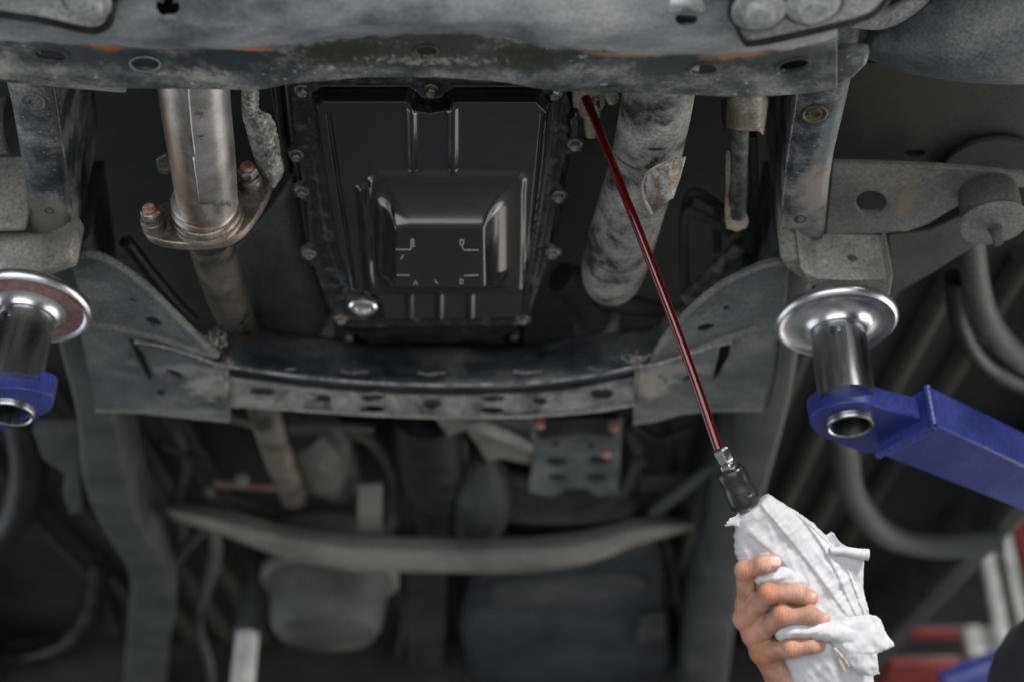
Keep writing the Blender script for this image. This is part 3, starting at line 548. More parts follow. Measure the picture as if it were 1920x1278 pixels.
# ---- braided sleeve
def braid():
    L = [(459, 150), (459, 180), (460, 215), (466, 240), (476, 275), (488, 312), (500, 332), (508, 349)]
    R = [(481, 150), (480, 180), (482, 208), (504, 221), (513, 240), (522, 292), (526, 322), (510, 350)]
    Ls = cr(L, 16); Rs = cr(R, 16); n = len(Ls); m = 44; V = []; F = []
    for i in range(n):
        for j in range(m+1):
            u = j/m; x = Ls[i][0]*(1-u)+Rs[i][0]*u; y = Ls[i][1]*(1-u)+Rs[i][1]*u
            wpx = Rs[i][0]-Ls[i][0]; uu = u*max(wpx, 6)/7.5; vv = y/5.5
            tri = abs((uu % 2)-1); z = math.sin(2*math.pi*(vv*.5+tri*.9))
            groove = -.5*math.exp(-((uu % 1-.0)**2)/.01)
            V.append(H(x, y, .865-.012*math.sin(math.pi*u)-.0019*z-.002*groove))
    for i in range(n-1):
        for j in range(m): a = i*(m+1)+j; F.append((a, a+1, a+m+2, a+m+1))
    return V, F
V, F = braid(); mk('braided_strap', V, F, M['braid'], CAR, label='silvery braided strap with a frayed end', solid=.003, angle=60)
# ---- filler side of the pan
part(slab, 'filler_bracket', [(1072, 178), (1136, 176), (1134, 200), (1126, 214), (1118, 262), (1098, 262), (1094, 224), (1074, 214)], .885, .01, M['tan'], bevel=.002, label='tan filler bracket behind the red hose')
part(slab, 'solenoid_connector', [(1068, 224), (1084, 222), (1088, 236), (1088, 258), (1068, 262)], .872, .02, M['rubber'], bevel=.003)
hexbolt(1114, 196, .880, .006, M['bolt'], CAR, washer=False)
part(tube, 'filler_plug', [(1142, 172, .88, .006), (1150, 188, .88, .006)], M['tan'], n=2)
# ---- driveshaft tube
ds = part(tube, 'driveshaft', [(1250, 60, .86, .032), (1237, 160, .86, .0322), (1225, 230, .862, .0325), (1205, 320, .868, .033), (1180, 400, .877, .0345), (1160, 470, .89, .0355), (1150, 505, .90, .035), (1146, 524, .91, .031), (1144, 536, .92, .022), (1143, 541, .925, .01)], M['shaft'], n=7, seg=48, label='mud spattered driveshaft tube')
bead('shaft_band', [(1152, 290, .842), (1170, 306, .834), (1195, 318, .832), (1225, 318, .838)], .0012, M['blackrod'], ds, n=6, amp=.1)
part(slab, 'shaft_shield_edge', [(1294, 176), (1304, 176), (1288, 240), (1272, 282), (1262, 280), (1280, 236)], .862, .004, M['rail_back'])
fo = grid('peeled_foil', [[(1211, 326, .830), (1232, 314, .818), (1262, 301, .812), (1286, 296, .812)], [(1206, 350, .832), (1228, 345, .820), (1256, 333, .812), (1278, 326, .815)], [(1208, 368, .832), (1226, 372, .824), (1250, 362, .815), (1270, 350, .820)], [(1214, 386, .834), (1224, 384, .828), (1246, 380, .822), (1262, 372, .824)]], M['flap'], CAR, nu=6, nv=6, solid=.0012, label='torn curled piece of foil on the driveshaft', disp=lambda p: Vector((0, 0, .002*noise.noise(p*90))))
tube('foil_edge', [(1212, 326, .829, .0014), (1205, 350, .830, .0014), (1209, 372, .831, .0016), (1220, 398, .833, .0018), (1224, 399, .833, .001)], M['cream'], fo, n=5, seg=8)
tube('foil_edge', [(1212, 325, .829, .0011), (1234, 311, .817, .0011), (1262, 300, .811, .0009), (1286, 295, .811, .0006)], M['cream'], fo, n=5, seg=8)
# ---- hanging brackets beside the right rail
part(grid, 'tan_clamp', [[(1362, 186, .875), (1376, 180, .850), (1400, 178, .846), (1428, 178, .848), (1441, 184, .870)], [(1360, 215, .875), (1378, 214, .850), (1400, 214, .846), (1426, 214, .848), (1438, 218, .870)], [(1362, 240, .876), (1376, 244, .852), (1400, 246, .848), (1424, 247, .85), (1432, 254, .87)]], M['tan'], nu=5, nv=4, solid=.002, label='tan folded sheet clamp')
part(grid, 'clamp_side', [[(1354, 188, .89), (1366, 186, .88)], [(1352, 215, .89), (1368, 212, .88)], [(1358, 248, .89), (1370, 238, .88)]], M['rail_back'], nu=3, nv=3)
part(tube, 'damper_rod', [(1388, 225, .868, .0085), (1386, 300, .87, .0085), (1384, 404, .875, .0078)], M['blackrod'], n=4, label='scuffed black rod in a cream bracket')
part(slab, 'cream_bracket', [(1362, 292), (1370, 292), (1372, 330), (1366, 370), (1372, 398), (1386, 408), (1400, 404), (1401, 428), (1362, 430), (1361, 360)], .885, .004, M['cream'], sm=2, bevel=.001, label='cream coloured bracket strip')
part(slab, 'inner_rail_bracket', [(1404, 260), (1420, 260), (1424, 380), (1410, 480), (1398, 470), (1408, 380)], .90, .02, M['case'])
for pts in ([(1284, 545, .95, .0055), (1282, 450, .95, .0055), (1284, 404, .95, .0055), (1300, 398, .95, .0055), (1340, 418, .95, .0055), (1366, 438, .95, .0055)],
            [(1286, 395, .98, .006), (1296, 364, .98, .006), (1320, 368, .98, .006), (1362, 398, .98, .006)],
            [(1345, 470, .97, .005), (1344, 430, .97, .005), (1345, 400, .97, .005)], [(1402, 520, .95, .006), (1400, 470, .95, .006), (1396, 440, .95, .006)]):
    part(tube, 'fuel_line', pts, M['dustdark'], n=5, seg=12)
part(tube, 'link_rod', [(1290, 560, .93, .010), (1340, 510, .93, .010), (1392, 458, .93, .010)], M['blackrod'], n=4, label='dark diagonal link rod')
part(tube, 'link_rod', [(1240, 620, .93, .011), (1300, 570, .93, .010), (1400, 520, .93, .009)], M['blackrod'], n=4)
part(tube, 'steering_joint', [(1050, 520, .98, .02), (1110, 560, .98, .03), (1120, 620, .98, .03)], M['dustdark'], n=4)
part(tube, 'gear_linkage', [(1120, 560, .95, .012), (1200, 575, .95, .012), (1260, 585, .95, .010)], M['olive'], n=4)
# ---- second crossmember: arched channel with flange band
XS = [425, 520, 620, 720, 820, 920, 1020, 1110, 1192]
top = [612, 630, 641, 650, 655, 655, 648, 636, 618]
rid = [684, 698, 709, 716, 719, 718, 713, 702, 684]
lowb = [760, 766, 773, 779, 782, 782, 779, 771, 758]
XE = [425, 520, 620, 720, 820, 920, 1020, 1120, 1232]
r_ = [[(x, y-10, .95) for x, y in zip(XE, top)], [(x, y, .925) for x, y in zip(XE, top)], [(x, y*.5+q*.5, .88) for x, y, q in zip(XE, top, rid)],
      [(x, q-12, .855) for x, q in zip(XE, rid)], [(x, q-5, .848) for x, q in zip(XE, rid)], [(x, q, .845) for x, q in zip(XE, rid)], [(x, q+5, .850) for x, q in zip(XE, rid)], [(x, q+14, .868) for x, q in zip(XE, rid)]]
x2 = grid('second_crossmember', r_, M['xm2'], CAR, nu=7, nv=4, solid=.003, label='arched crossmember behind the oil pan with a painted edge highlight and a row of holes',
    disp=lambda p: Vector((0, 0, .0012*noise.noise(p*30))))
P = [Vector(q) for q in cr([tuple(H(x, b-1, .8455)) for x, b in zip(XS, lowb)], 8)]
V, F = tubegeo(P, [.0022*(1+.3*noise.noise(p*60)) for p in P], 8); mk('lower_lip', V, F, M['dust'], x2)
P = [Vector(q) for q in cr([tuple(H(x, q+2, .8445)) for x, q in zip(XS, rid)], 8)]
V, F = tubegeo(P, [.0016*(1+.35*noise.noise(p*60)) for p in P], 8); mk('ridge_highlight', V, F, M['bright'], x2, label='painted highlight line along the ridge')  # bright tube puts the ridge highlight into the colour
band = [(x, q+14) for x, q in zip(XS, rid)]+[(1192, 772)]+[(x, q) for x, q in list(zip(XS, lowb))[::-1]][1:]
HO = [(492, 734, 50, 16, 3), (607, 747, 28, 15, 0), (697, 743, 54, 18, 0), (698, 768, 48, 14, 0), (810, 757, 38, 17, 0), (922, 745, 52, 17, 0), (921, 769, 50, 14, 0), (1012, 751, 28, 13, 0), (1128, 738, 46, 18, 0)]
bd = grid('crossmember_flange', [[(x, q+16, .862) for x, q in zip(XS, rid)], [(x, q+23, .852) for x, q in zip(XS, rid)], [(x, q*.5+b*.5+6, .850) for x, q, b in zip(XS, rid, lowb)], [(x, b-6, .846) for x, b in zip(XS, lowb)], [(x, b, .848) for x, b in zip(XS, lowb)], [(x, b+1, .856) for x, b in zip(XS, lowb)]], M['xm2band'], x2, nu=20, nv=8, solid=.003, holes=HO,
    disp=lambda p: Vector((0, 0, .0014*noise.noise(p*40)+.0005*noise.noise(p*150))))
for pts in ([(252, 640, .844), (300, 648, .842), (350, 662, .841), (400, 680, .842), (432, 689, .844)], [(1184, 688, .844), (1230, 682, .842), (1290, 664, .841), (1340, 648, .842), (1372, 640, .844)]):
    bead('ridge_highlight', pts, .0020, M['dust'], x2, n=8, amp=.3)  # pale beads carry the painted highlight onto the wings
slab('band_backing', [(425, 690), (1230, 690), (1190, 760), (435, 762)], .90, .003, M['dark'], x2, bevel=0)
for x in (560, 1075):
    mk('dimple', *lathegeo([(.020, 0), (.015, .003), (.010, .002), (.0005, .0005)], 28, Vector((0, 0, -1)), H(x, 748, .8500)), M['xm2band'], x2)
def debris(name, cx, cy, h, sx, sy, n, mat, parent, s=.004):
    V = []; F = []
    for i in range(n):
        x = random.gauss(cx, sx); y = random.gauss(cy, sy); o = H(x, y, h-abs(random.gauss(0, .003))); r = s*random.uniform(.25, .95); k = len(V)
        for q in range(6): V.append(o+Vector((random.uniform(-1, 1), random.uniform(-1, 1), random.uniform(-1, 1)))*r)
        bm = bmesh.new(); vs = [bm.verts.new(v) for v in V[k:]]; hh = bmesh.ops.convex_hull(bm, input=vs); bm.verts.index_update()
        bm.verts.ensure_lookup_table()
        for f in bm.faces: F.append(tuple(k+vs.index(v) for v in f.verts))
        bm.free()
    return mk(name, V, F, mat, parent, kind='stuff', smooth=False)
for cx, cy, sx, sy, n, r, mt in ((402, 640, 22, 16, 120, .0022, 'dust'), (424, 682, 10, 10, 60, .0018, 'xm2band'), (1190, 674, 16, 9, 130, .0020, 'tan')):
    debris('dried_mud', cx, cy, .846, sx*.7, sy*.7, n, M[mt], x2, r)
for cx in (530, 665, 810, 990, 1130):
    yb = 700-14*((cx-820)/400)**2
    bead('mud_smear', [(cx-26, yb-3, .853), (cx-8, yb+1, .851), (cx+10, yb-1, .851), (cx+26, yb-2, .853)], .0010, M['dust'], x2, n=8, amp=.8)
debris('torn_sealant', 430, 612, .90, 22, 12, 40, M['case'], CAR, .009)
# wings: plates that rise to the rails
lw = part(slab, 'crossmember_wing', [(128, 478), (150, 473), (192, 480), (236, 505), (286, 545), (330, 588), (376, 634), (396, 652), (404, 690), (428, 700), (432, 782), (400, 780), (330, 776), (250, 768), (182, 766), (166, 700), (150, 620), (146, 540)], .845, .004, M['wing'], bevel=.0015,
    holes=[(288, 604, 34, 18, 18), (330, 702, 46, 13, 24), (248, 563, 15, 7, 20), (302, 736, 18, 12, 10), [(240, 634), (262, 638), (268, 660), (286, 706), (280, 712), (262, 680), (250, 656)]], label='left wing plate of the second crossmember with slots')
bead('rolled_edge', [(130, 480, .846), (160, 476, .846), (196, 484, .846), (240, 510, .846), (290, 552, .846), (340, 602, .846), (396, 656, .846)], .0046, M['arm'], lw, n=10, amp=.10)  # lighter colour of these edge and rib beads stands in for lit edges
bead('pressed_rib', [(150, 600, .846), (220, 612, .846), (300, 632, .846), (360, 652, .846), (410, 664, .846)], .0052, M['arm'], lw, n=8, amp=.03)
bead('pressed_rib', [(262, 648, .846), (320, 660, .846), (370, 676, .846), (420, 700, .846)], .0042, M['arm'], lw, n=8, amp=.05)
slab('rib_panel', [(266, 650), (330, 664), (402, 690), (426, 730), (426, 764), (360, 744), (296, 716), (284, 690)], .8385, .007, M['wing'], lw, bevel=.0035, bseg=3, holes=[(330, 702, 46, 13, 24)])
bead('folded_lip', [(180, 768, .846), (250, 768, .846), (330, 776, .846), (430, 786, .846)], .004, M['arm'], lw, n=6, amp=.05)
rw = part(slab, 'crossmember_wing', [(1474, 484), (1478, 500), (1474, 560), (1462, 640), (1446, 700), (1430, 762), (1360, 766), (1280, 772), (1210, 792), (1188, 794), (1188, 722), (1192, 696), (1214, 690), (1226, 662), (1262, 610), (1306, 566), (1352, 530), (1400, 506), (1440, 490)], .845, .004, M['wing'], bevel=.0015,
    holes=[(1322, 616, 34, 16, -14), (1362, 579, 14, 10, 0), (1296, 708, 40, 12, -20), [(1350, 650), (1370, 646), (1366, 668), (1346, 706), (1336, 712), (1340, 690)]], label='right wing plate of the second crossmember with slots')
bead('rolled_edge', [(1474, 490, .846), (1440, 496, .846), (1400, 510, .846), (1352, 534, .846), (1306, 570, .846), (1262, 614, .846), (1230, 660, .846)], .004, M['arm'], rw, n=10, amp=.08)  # right wing beads, lightened for lit edges as well
bead('pressed_rib', [(1200, 700, .846), (1260, 676, .846), (1330, 644, .846), (1420, 612, .846)], .005, M['arm'], rw, n=8, amp=.03)
slab('rib_panel', [(1200, 700), (1280, 676), (1348, 654), (1338, 700), (1290, 730), (1196, 762)], .8385, .007, M['wing'], rw, bevel=.0035, bseg=3, holes=[(1296, 708, 40, 12, -20)])
bead('folded_lip', [(1188, 790, .846), (1230, 784, .846), (1300, 768, .846), (1430, 764, .846)], .004, M['arm'], rw, n=6, amp=.05)
bead('panel_seam', [(1462, 640, .8445), (1456, 700, .8445), (1440, 762, .8445)], .0018, M['case'], rw)
# ---- running gear behind
part(grid, 'rear_crossmember', [[(310, 936, 1.03), (420, 950, 1.02), (520, 978, 1.0), (650, 1000, .99), (800, 1006, .985), (960, 1006, .985), (1100, 992, .99), (1200, 968, 1.0), (1300, 972, 1.02)],
    [(312, 952, .99), (420, 978, .98), (520, 1006, .965), (650, 1030, .955), (800, 1036, .95), (960, 1034, .95), (1100, 1020, .955), (1200, 990, .97), (1300, 980, .99)],
    [(316, 966, .985), (420, 996, .97), (520, 1032, .955), (650, 1058, .945), (800, 1064, .94), (960, 1064, .94), (1100, 1048, .945), (1200, 1014, .96), (1300, 988, .985)],
    [(318, 974, 1.0), (420, 1004, .985), (520, 1040, .97), (650, 1068, .96), (800, 1072, .955), (960, 1072, .955), (1100, 1056, .96), (1200, 1020, .975), (1300, 994, 1.0)]], M['xm3'], nu=6, nv=6, solid=.004, label='blurred dusty bowed crossmember far behind')
part(slab, 'alloy_bracket', [(815, 786), (1000, 786), (1000, 872), (975, 868), (940, 860), (912, 868), (896, 838), (872, 808), (840, 820)], .98, .02, M['xm3'], label='blurred pale cast bracket', bevel=.004)
part(slab, 'alloy_rib', [(872, 800), (900, 792), (1004, 836), (1004, 852)], .965, .01, M['dust'], bevel=.003)
pm = part(slab, 'perforated_plate', [(992, 784), (1168, 784), (1162, 860), (1158, 928), (1120, 930), (1100, 916), (1062, 916), (1040, 930), (992, 922), (1000, 860)], .965, .01, M['wing'], holes=[(1042, 866, 44, 17, 0), (1122, 864, 44, 17, 0), (1044, 896, 46, 15, 0), (1120, 896, 46, 15, 0), (1040, 832, 16, 10, 0), (1108, 836, 16, 10, 0)], bevel=.003, label='blurred grey plate with four slots')
slab('plate_upper', [(998, 786), (1160, 786), (1150, 822), (1100, 812), (1010, 824)], .955, .012, M['case'], pm)
for x, y in ((1012, 792), (1150, 796), (1136, 846)): mk('bolt', *lathegeo([(.008, -.004), (.008, .006), (.005, .009), (.0005, .0095)], 6, Vector((0, 0, -1)), H(x, y, .952)), M['copper'], pm, label='rusty orange bolt head')
part(tube, 'transfer_case', [(800, 770, 1.05, .05), (806, 860, 1.05, .055), (812, 930, 1.05, .045), (815, 985, 1.06, .03)], M['case'], n=5, seg=24, label='dark rounded gearbox tail')
part(tube, 'gearbox_lobe', [(905, 850, 1.06, .02), (900, 900, 1.05, .05), (900, 960, 1.05, .05), (890, 1000, 1.06, .03)], M['rail_back'], n=4, seg=24)
part(tube, 'spring_perch', [(560, 790, 1.06, .05), (600, 850, 1.06, .06), (640, 900, 1.06, .04)], M['dustdark'], n=4, seg=24)
part(slab, 'hanger_strip', [(672, 916), (716, 912), (716, 1004), (668, 1004)], 1.0, .01, M['xm3'], bevel=.003)
part(tube, 'rust_strip', [(400, 905, 1.04, .007), (470, 910, 1.04, .007), (560, 916, 1.04, .007), (640, 922, 1.04, .008)], grime('brown_rusty_line', [(.35, (.10, .055, .04)), (.65, (.2, .12, .09))], scale=12, rough=(.6, .8)), n=4)
part(slab, 'body_gusset', [(60, 806), (150, 806), (155, 960), (130, 966), (118, 930), (122, 890), (80, 862)], .95, .02, M['rail_back'], bevel=.004)
o_ = H(610, 1196, .925)
can = mk('muffler', *lathegeo([(.0005, 0), (.075, .001), (.092, .008), (.101, .024), (.106, .05), (.112, .105), (.118, .112), (.122, .2)], 48, Vector((0, 0, 1)), o_), M['dustdark'], CAR, label='rounded dark can with a dusty rim, far behind')
mk('muffler_rim', *lathegeo([(.105, .108), (.124, .106), (.130, .112), (.130, .126), (.122, .132)], 48, Vector((0, 0, 1)), o_), M['xm3'], can)
part(slab, 'fuel_tank', [(890, 1070), (1000, 1074), (1120, 1066), (1200, 1036), (1244, 1030), (1250, 1160), (1230, 1300), (890, 1310)], 1.04, .08, grime('blue_black_tank', [(.35, (.022, .028, .036)), (.65, (.05, .06, .072))], scale=5, rough=(.4, .7), bump=.1), sm=2, bevel=.02, bseg=4, label='blue-black fuel tank panel, blurred')
part(slab, 'tank_emboss', [(930, 1100), (1180, 1082), (1200, 1110), (960, 1140)], 1.03, .02, M['rail_back'], sm=3, bevel=.008)
part(slab, 'tank_strap', [(758, 1070), (836, 1070), (830, 1310), (764, 1310)], 1.06, .02, grime('tank_strap_paint', [(.35, (.02, .025, .028)), (.65, (.04, .046, .05))], scale=5), bevel=.006)
part(slab, 'tank_foot', [(1200, 1164), (1250, 1158), (1252, 1196), (1206, 1214), (1190, 1200)], 1.02, .02, M['rail_back'], bevel=.008)
sp_ = H(474, 1095, 1.06)
part(lathe, 'shock_absorber', [(.0005, 0), (.018, .001), (.022, .01), (.022, .26), (.0005, .262)], plain('white_damper_paint', (.6, .6, .59), .5), seg=28, org=sp_-Vector((0, 0, .36)), label='pale grey damper tube far behind')
part(lathe, 'shock_absorber_sleeve', [(.0005, 0), (.025, .0), (.026, .01), (.022, .10), (.019, .16), (.0005, .162)], M['rail_back'], seg=28, org=sp_-Vector((0, 0, .10)))
part(tube, 'rear_spring_leaf', [(400, 985, 1.0, .009), (404, 1040, 1.0, .012), (385, 1110, 1.0, .012), (372, 1170, 1.0, .010), (392, 1240, 1.0, .009), (400, 1300, 1.0, .009)], M['dustdark'], n=5)
part(tube, 'handbrake_cable', [(330, 1050, 1.0, .010), (360, 1012, 1.0, .010), (390, 990, 1.0, .010)], M['rail_back'], n=3)
part(tube, 'stay_bar', [(1225, 960, 1.0, .010), (1280, 920, 1.0, .010), (1345, 870, 1.0, .010)], M['rail_back'], n=3)
part(slab, 'cross_strut', [(1200, 895), (1290, 895), (1290, 918), (1200, 920)], 1.02, .01, M['olive'], bevel=.003)
for pts, r_, mt in ([(300, 830, 1.05), (380, 870, 1.05), (430, 930, 1.04), (520, 950, 1.04)], .007, 'case'), ([(330, 800, 1.06), (350, 870, 1.06), (330, 940, 1.05), (345, 1010, 1.05)], .009, 'dustdark'), ([(640, 800, 1.06), (700, 830, 1.06), (740, 900, 1.06), (735, 980, 1.06)], .010, 'dustdark'), ([(850, 800, 1.05), (870, 850, 1.05), (850, 920, 1.05), (880, 990, 1.05)], .008, 'rail_back'), ([(1180, 800, 1.05), (1200, 860, 1.05), (1160, 930, 1.05), (1080, 960, 1.05)], .010, 'dustdark'), ([(1250, 800, 1.06), (1262, 880, 1.06), (1240, 960, 1.06), (1262, 1060, 1.06), (1290, 1200, 1.06)], .010, 'olive'), ([(740, 1080, 1.08), (760, 1150, 1.08), (748, 1230, 1.08)], .008, 'rail_back'), ([(1180, 790, 1.0), (1230, 820, 1.0), (1300, 800, 1.0)], .006, 'case'), ([(420, 780, 1.02), (500, 800, 1.02), (600, 795, 1.02), (700, 805, 1.02)], .006, 'dustdark'), ([(20, 900, 1.08), (90, 1000, 1.08), (180, 1090, 1.08), (220, 1180, 1.08)], .010, 'olive'), ([(1560, 1080, 1.08), (1500, 1180, 1.08), (1480, 1290, 1.08)], .014, 'dustdark'):
    part(tube, 'wiring_hose', [p + (r_,) for p in pts], M[mt], n=5, seg=10)
for x, y in ((452, 910), (648, 908), (388, 930), (900, 930), (1245, 905), (1200, 870), (560, 800)):
    part(lathe, 'hose_clip', [(.0005, 0), (.010, .001), (.012, .006), (.012, .016), (.008, .02), (.0005, .021)], M['xm3'] if x in (452, 900) else M['pipedark'], seg=12, org=H(x, y, 1.03))
part(slab, 'axle_bracket', [(940, 900), (1060, 930), (1180, 930), (1180, 975), (1000, 985), (900, 960)], 1.05, .03, M['rail_back'], bevel=.01, sm=2)
part(slab, 'axle_bracket', [(540, 800), (630, 800), (660, 880), (600, 930), (560, 900)], 1.03, .03, M['dustdark'], bevel=.01, sm=2)
part(tube, 'wheel_arch_lip', [(-60, 1040, 1.05, .03), (20, 980, 1.05, .03), (50, 900, 1.05, .03), (50, 820, 1.05, .03), (30, 740, 1.05, .03)], M['case'], n=6, label='curved wheel arch lip at the left')
part(tube, 'wheel_arch_lip', [(-60, 1235, 1.08, .02), (60, 1225, 1.08, .02), (130, 1200, 1.08, .02), (175, 1140, 1.08, .02), (190, 1050, 1.08, .02)], M['case'], n=6)
part(tube, 'rear_axle', [(-100, 1310, 1.1, .03), (300, 1330, 1.1, .03), (700, 1335, 1.1, .035), (1100, 1320, 1.1, .035), (1400, 1290, 1.1, .03)], M['case'], n=4)
# ================================================================== lift arms with pads
def lift_pad(cx, cy, h, parent, axisx, arm_top):
    o = H(cx, cy, h)
    lathe('pad_disc', [(.0005, 0), (.050, 0), (.0600, -.001), (.0622, -.0032), (.0628, -.0066), (.0618, -.0104), (.0592, -.0128), (.0562, -.0122), (.0540, -.0098), (.0450, -.0100), (.0370, -.0122), (.0320, -.0160), (.0298, -.0215), (.0005, -.0245)], M['chrome'], parent, seg=72, org=o, angle=50)
    lathe('pad_rubber', [(.0005, .004), (.040, .004), (.045, .002), (.045, -.0005), (.0005, -.0005)], M['rubber'], parent, seg=40, org=o)
    L = (1.2+h)-arm_top
    lathe('post', [(.0005, -.020), (.0262, -.020), (.0262, -.0262), (.0278, -.0275), (.0280, -.0300), (.0280, -L-.012), (.0005, -L-.012)], M['steel'], parent, seg=56, org=o, angle=40)
    box('lock_notch', o+Vector((-.012, -.0272, -.034)), (.004, .003, .006), M['dark'], parent, bevel=.0004)
    box('lock_notch', o+Vector((-.006, -.0276, -.033)), (.003, .002, .005), M['chrome'], parent, bevel=.0004)
    return o
ra = root('lift_arm', H(1600, 780, .69), 'blue lift arm on the right carrying a chrome pad on a steel post', 'lift arm', 'arms of the vehicle lift')
HB = .690; TH = .0245
o = lift_pad(1566, 592, .800, ra, 1, 1.2+HB+TH)
tip = [(1517, 790), (1531, 773), (1563, 760), (1597, 755), (1633, 757), (1663, 768), (1750, 795), (1700, 826), (1643, 850), (1600, 842), (1564, 828), (1530, 812)]
tp = slab('tip_plate', tip, HB, TH, M['blue'], ra, sm=4, bevel=.002, holes=[(1593, 790, 80, 41, 0)], bseg=3)
ro = H(1593, 790, HB)
lathe('socket_ring', [(.0245, .03), (.0245, -.004), (.0235, -.006), (.0215, -.0065), (.0200, -.005), (.0195, .03)], M['steel'], ra, seg=48, org=ro, closed=True)
lathe('socket_back', [(.0005, .026), (.0205, .026), (.0205, .03), (.0005, .03)], M['pipedark'], ra, seg=32, org=ro)
# box arm running away to the lift column at the right
BA = [(1645, 852), (1752, 796), (2300, 1060), (2240, 1150)]
aa = [H(1648, 856, .676), H(1754, 797, .676)]
dirv = Vector((.62, .10, 0)).normalized()
e0 = H(1648, 852, .676); e1 = H(1756, 797, .676); far0 = H(1990, 985, .676)+Vector((0, 0, 0)); far1 = H(2010, 916, .676)
V = [e0, e1, far1, far0]; V = V+[v+Vector((0, 0, .046)) for v in V]
ab = mk('arm_beam', V, [(0, 1, 2, 3), (7, 6, 5, 4), (0, 4, 5, 1), (1, 5, 6, 2), (2, 6, 7, 3), (3, 7, 4, 0)], M['blue'], ra, bevel=.003, angle=30)
bm = bmesh.new(); bm.from_mesh(ab.data); bmesh.ops.recalc_face_normals(bm, faces=bm.faces); bm.to_mesh(ab.data); bm.free()
def wbead(name, a, b, r, parent):
    P = [a.lerp(b, i/24) for i in range(25)]; V, F = tubegeo(P, [r*(1+.05*math.sin(i*1.9)) for i in range(25)], 10); mk(name, V, F, M['blue'], parent)
wbead('weld_bead', e0+Vector((-.002, -.001, -.001)), e1+Vector((-.002, 0, -.001)), .0042, ra)
wbead('weld_bead', e1+Vector((-.003, 0, 0)), e1+Vector((-.003, 0, .044)), .0042, ra)
la = root('lift_arm', H(22, 770, .69), 'blue lift arm tip at the left edge carrying a chrome pad with a pinkish reflection coloured onto its underside', 'lift arm', 'arms of the vehicle lift')
ol_ = lift_pad(56, 565, .800, la, -1, 1.2+HB+TH)
M['pink'] = grime('pink_reflection_tint', [(.3, (.22, .15, .14)), (.6, (.34, .22, .21))], scale=20, rough=(.3, .45), metal=.4)  # pink colour painted in for a reflection on the left pad
lathe('pink_reflection', [(.0380, -.0120), (.045, -.0104), (.0560, -.0098), (.0555, -.0106), (.045, -.0112), (.0382, -.0128)], M['pink'], la, seg=64, org=ol_, closed=True, label='pinkish reflection coloured onto the underside of the pad')
tipl = [(-160, 815), (-60, 812), (0, 806), (50, 794), (88, 774), (101, 756), (96, 742), (70, 734), (30, 728), (-20, 728), (-60, 736), (-160, 756)]
slab('tip_plate', tipl, HB, TH, M['blue'], la, sm=4, bevel=.002, holes=[(20, 768, 78, 40, 0)], bseg=3)
ro = H(20, 768, HB)
lathe('socket_ring', [(.0245, .03), (.0245, -.004), (.0235, -.006), (.0215, -.0065), (.0200, -.005), (.0195, .03)], M['steel'], la, seg=48, org=ro, closed=True)
lathe('socket_back', [(.0005, .026), (.0205, .026), (.0205, .03), (.0005, .03)], M['pipedark'], la, seg=32, org=ro)
# ================================================================== workshop beyond the body side
def col_(name, x, y, z0, z1, r, mat, label, cat, group=None):
    o = mk(name, *lathegeo([(r, 0), (r, z1-z0)], 20, Vector((0, 0, 1)), Vector((x, y, z0))), mat, None, label=label, cat=cat, group=group); return o
sheet('workshop_wall', [(-10, 9, 0), (10, 9, 0), (10, 9, 5), (-10, 9, 5)], M['wall'])
sheet('workshop_ceiling', [(-10, 9, 5), (10, 9, 5), (10, 2.5, 5), (-10, 2.5, 5)], M['wall'])
def post(px, py0, py1, d, wpx, mat, label, cat, name, group=None):
    a = D(px, py0, d); r = wpx/2*d/FP; b = box(name, (a.x, a.y, (D(px, py0, d).z+D(px, py1, d).z)/2), (2*r, 2*r, D(px, py0, d).z-D(px, py1, d).z), mat, None, bevel=.01, label=label, cat=cat, group=group); return b
G = 'pale posts in the blurred workshop'
post(1816, 860, 1300, 4.2, 24, M['white'], 'leftmost blurred pale post beyond the car sill', 'post', 'pale_post', G)
post(1856, 860, 1300, 4.2, 20, M['white'], 'second blurred pale post from the left beyond the car sill', 'post', 'pale_post', G)
post(1916, 800, 1300, 4.0, 26, M['rail_back'], 'grey post at the right edge of the photo beyond the sill', 'post', 'grey_post')
post(1888, 880, 1190, 4.4, 16, M['red'], 'blurred red upright between the pale and grey posts', 'post', 'red_post')
for px in (1820, 1862): post(px, 1176, 1240, 4.0, 34, M['white'], 'blurred pale canister low in the workshop, %s of two' % ('left' if px < 1840 else 'right'), 'canister', 'pale_canister', 'pale canisters below the posts')
a = D(1770, 1186, 4.3); box('red_rail', a, (.20, .06, .02), M['red'], None, bevel=.005, label='blurred horizontal red rail across the workshop', cat='rail')
a = D(1712, 1272, 4.0); box('tool_chest', a, (.20, .3, .03), M['red'], None, bevel=.01, label='blurred red tool chest top at the bottom edge', cat='tool chest')
tube('lift_beam', [(1770, 1285, 3.0, .03), (1850, 1256, 3.0, .035), (1960, 1225, 3.0, .035)], M['blue'], None, n=3, seg=16, depth=True, label='blurred blue lift beam low at the bottom right', cat='lift beam')
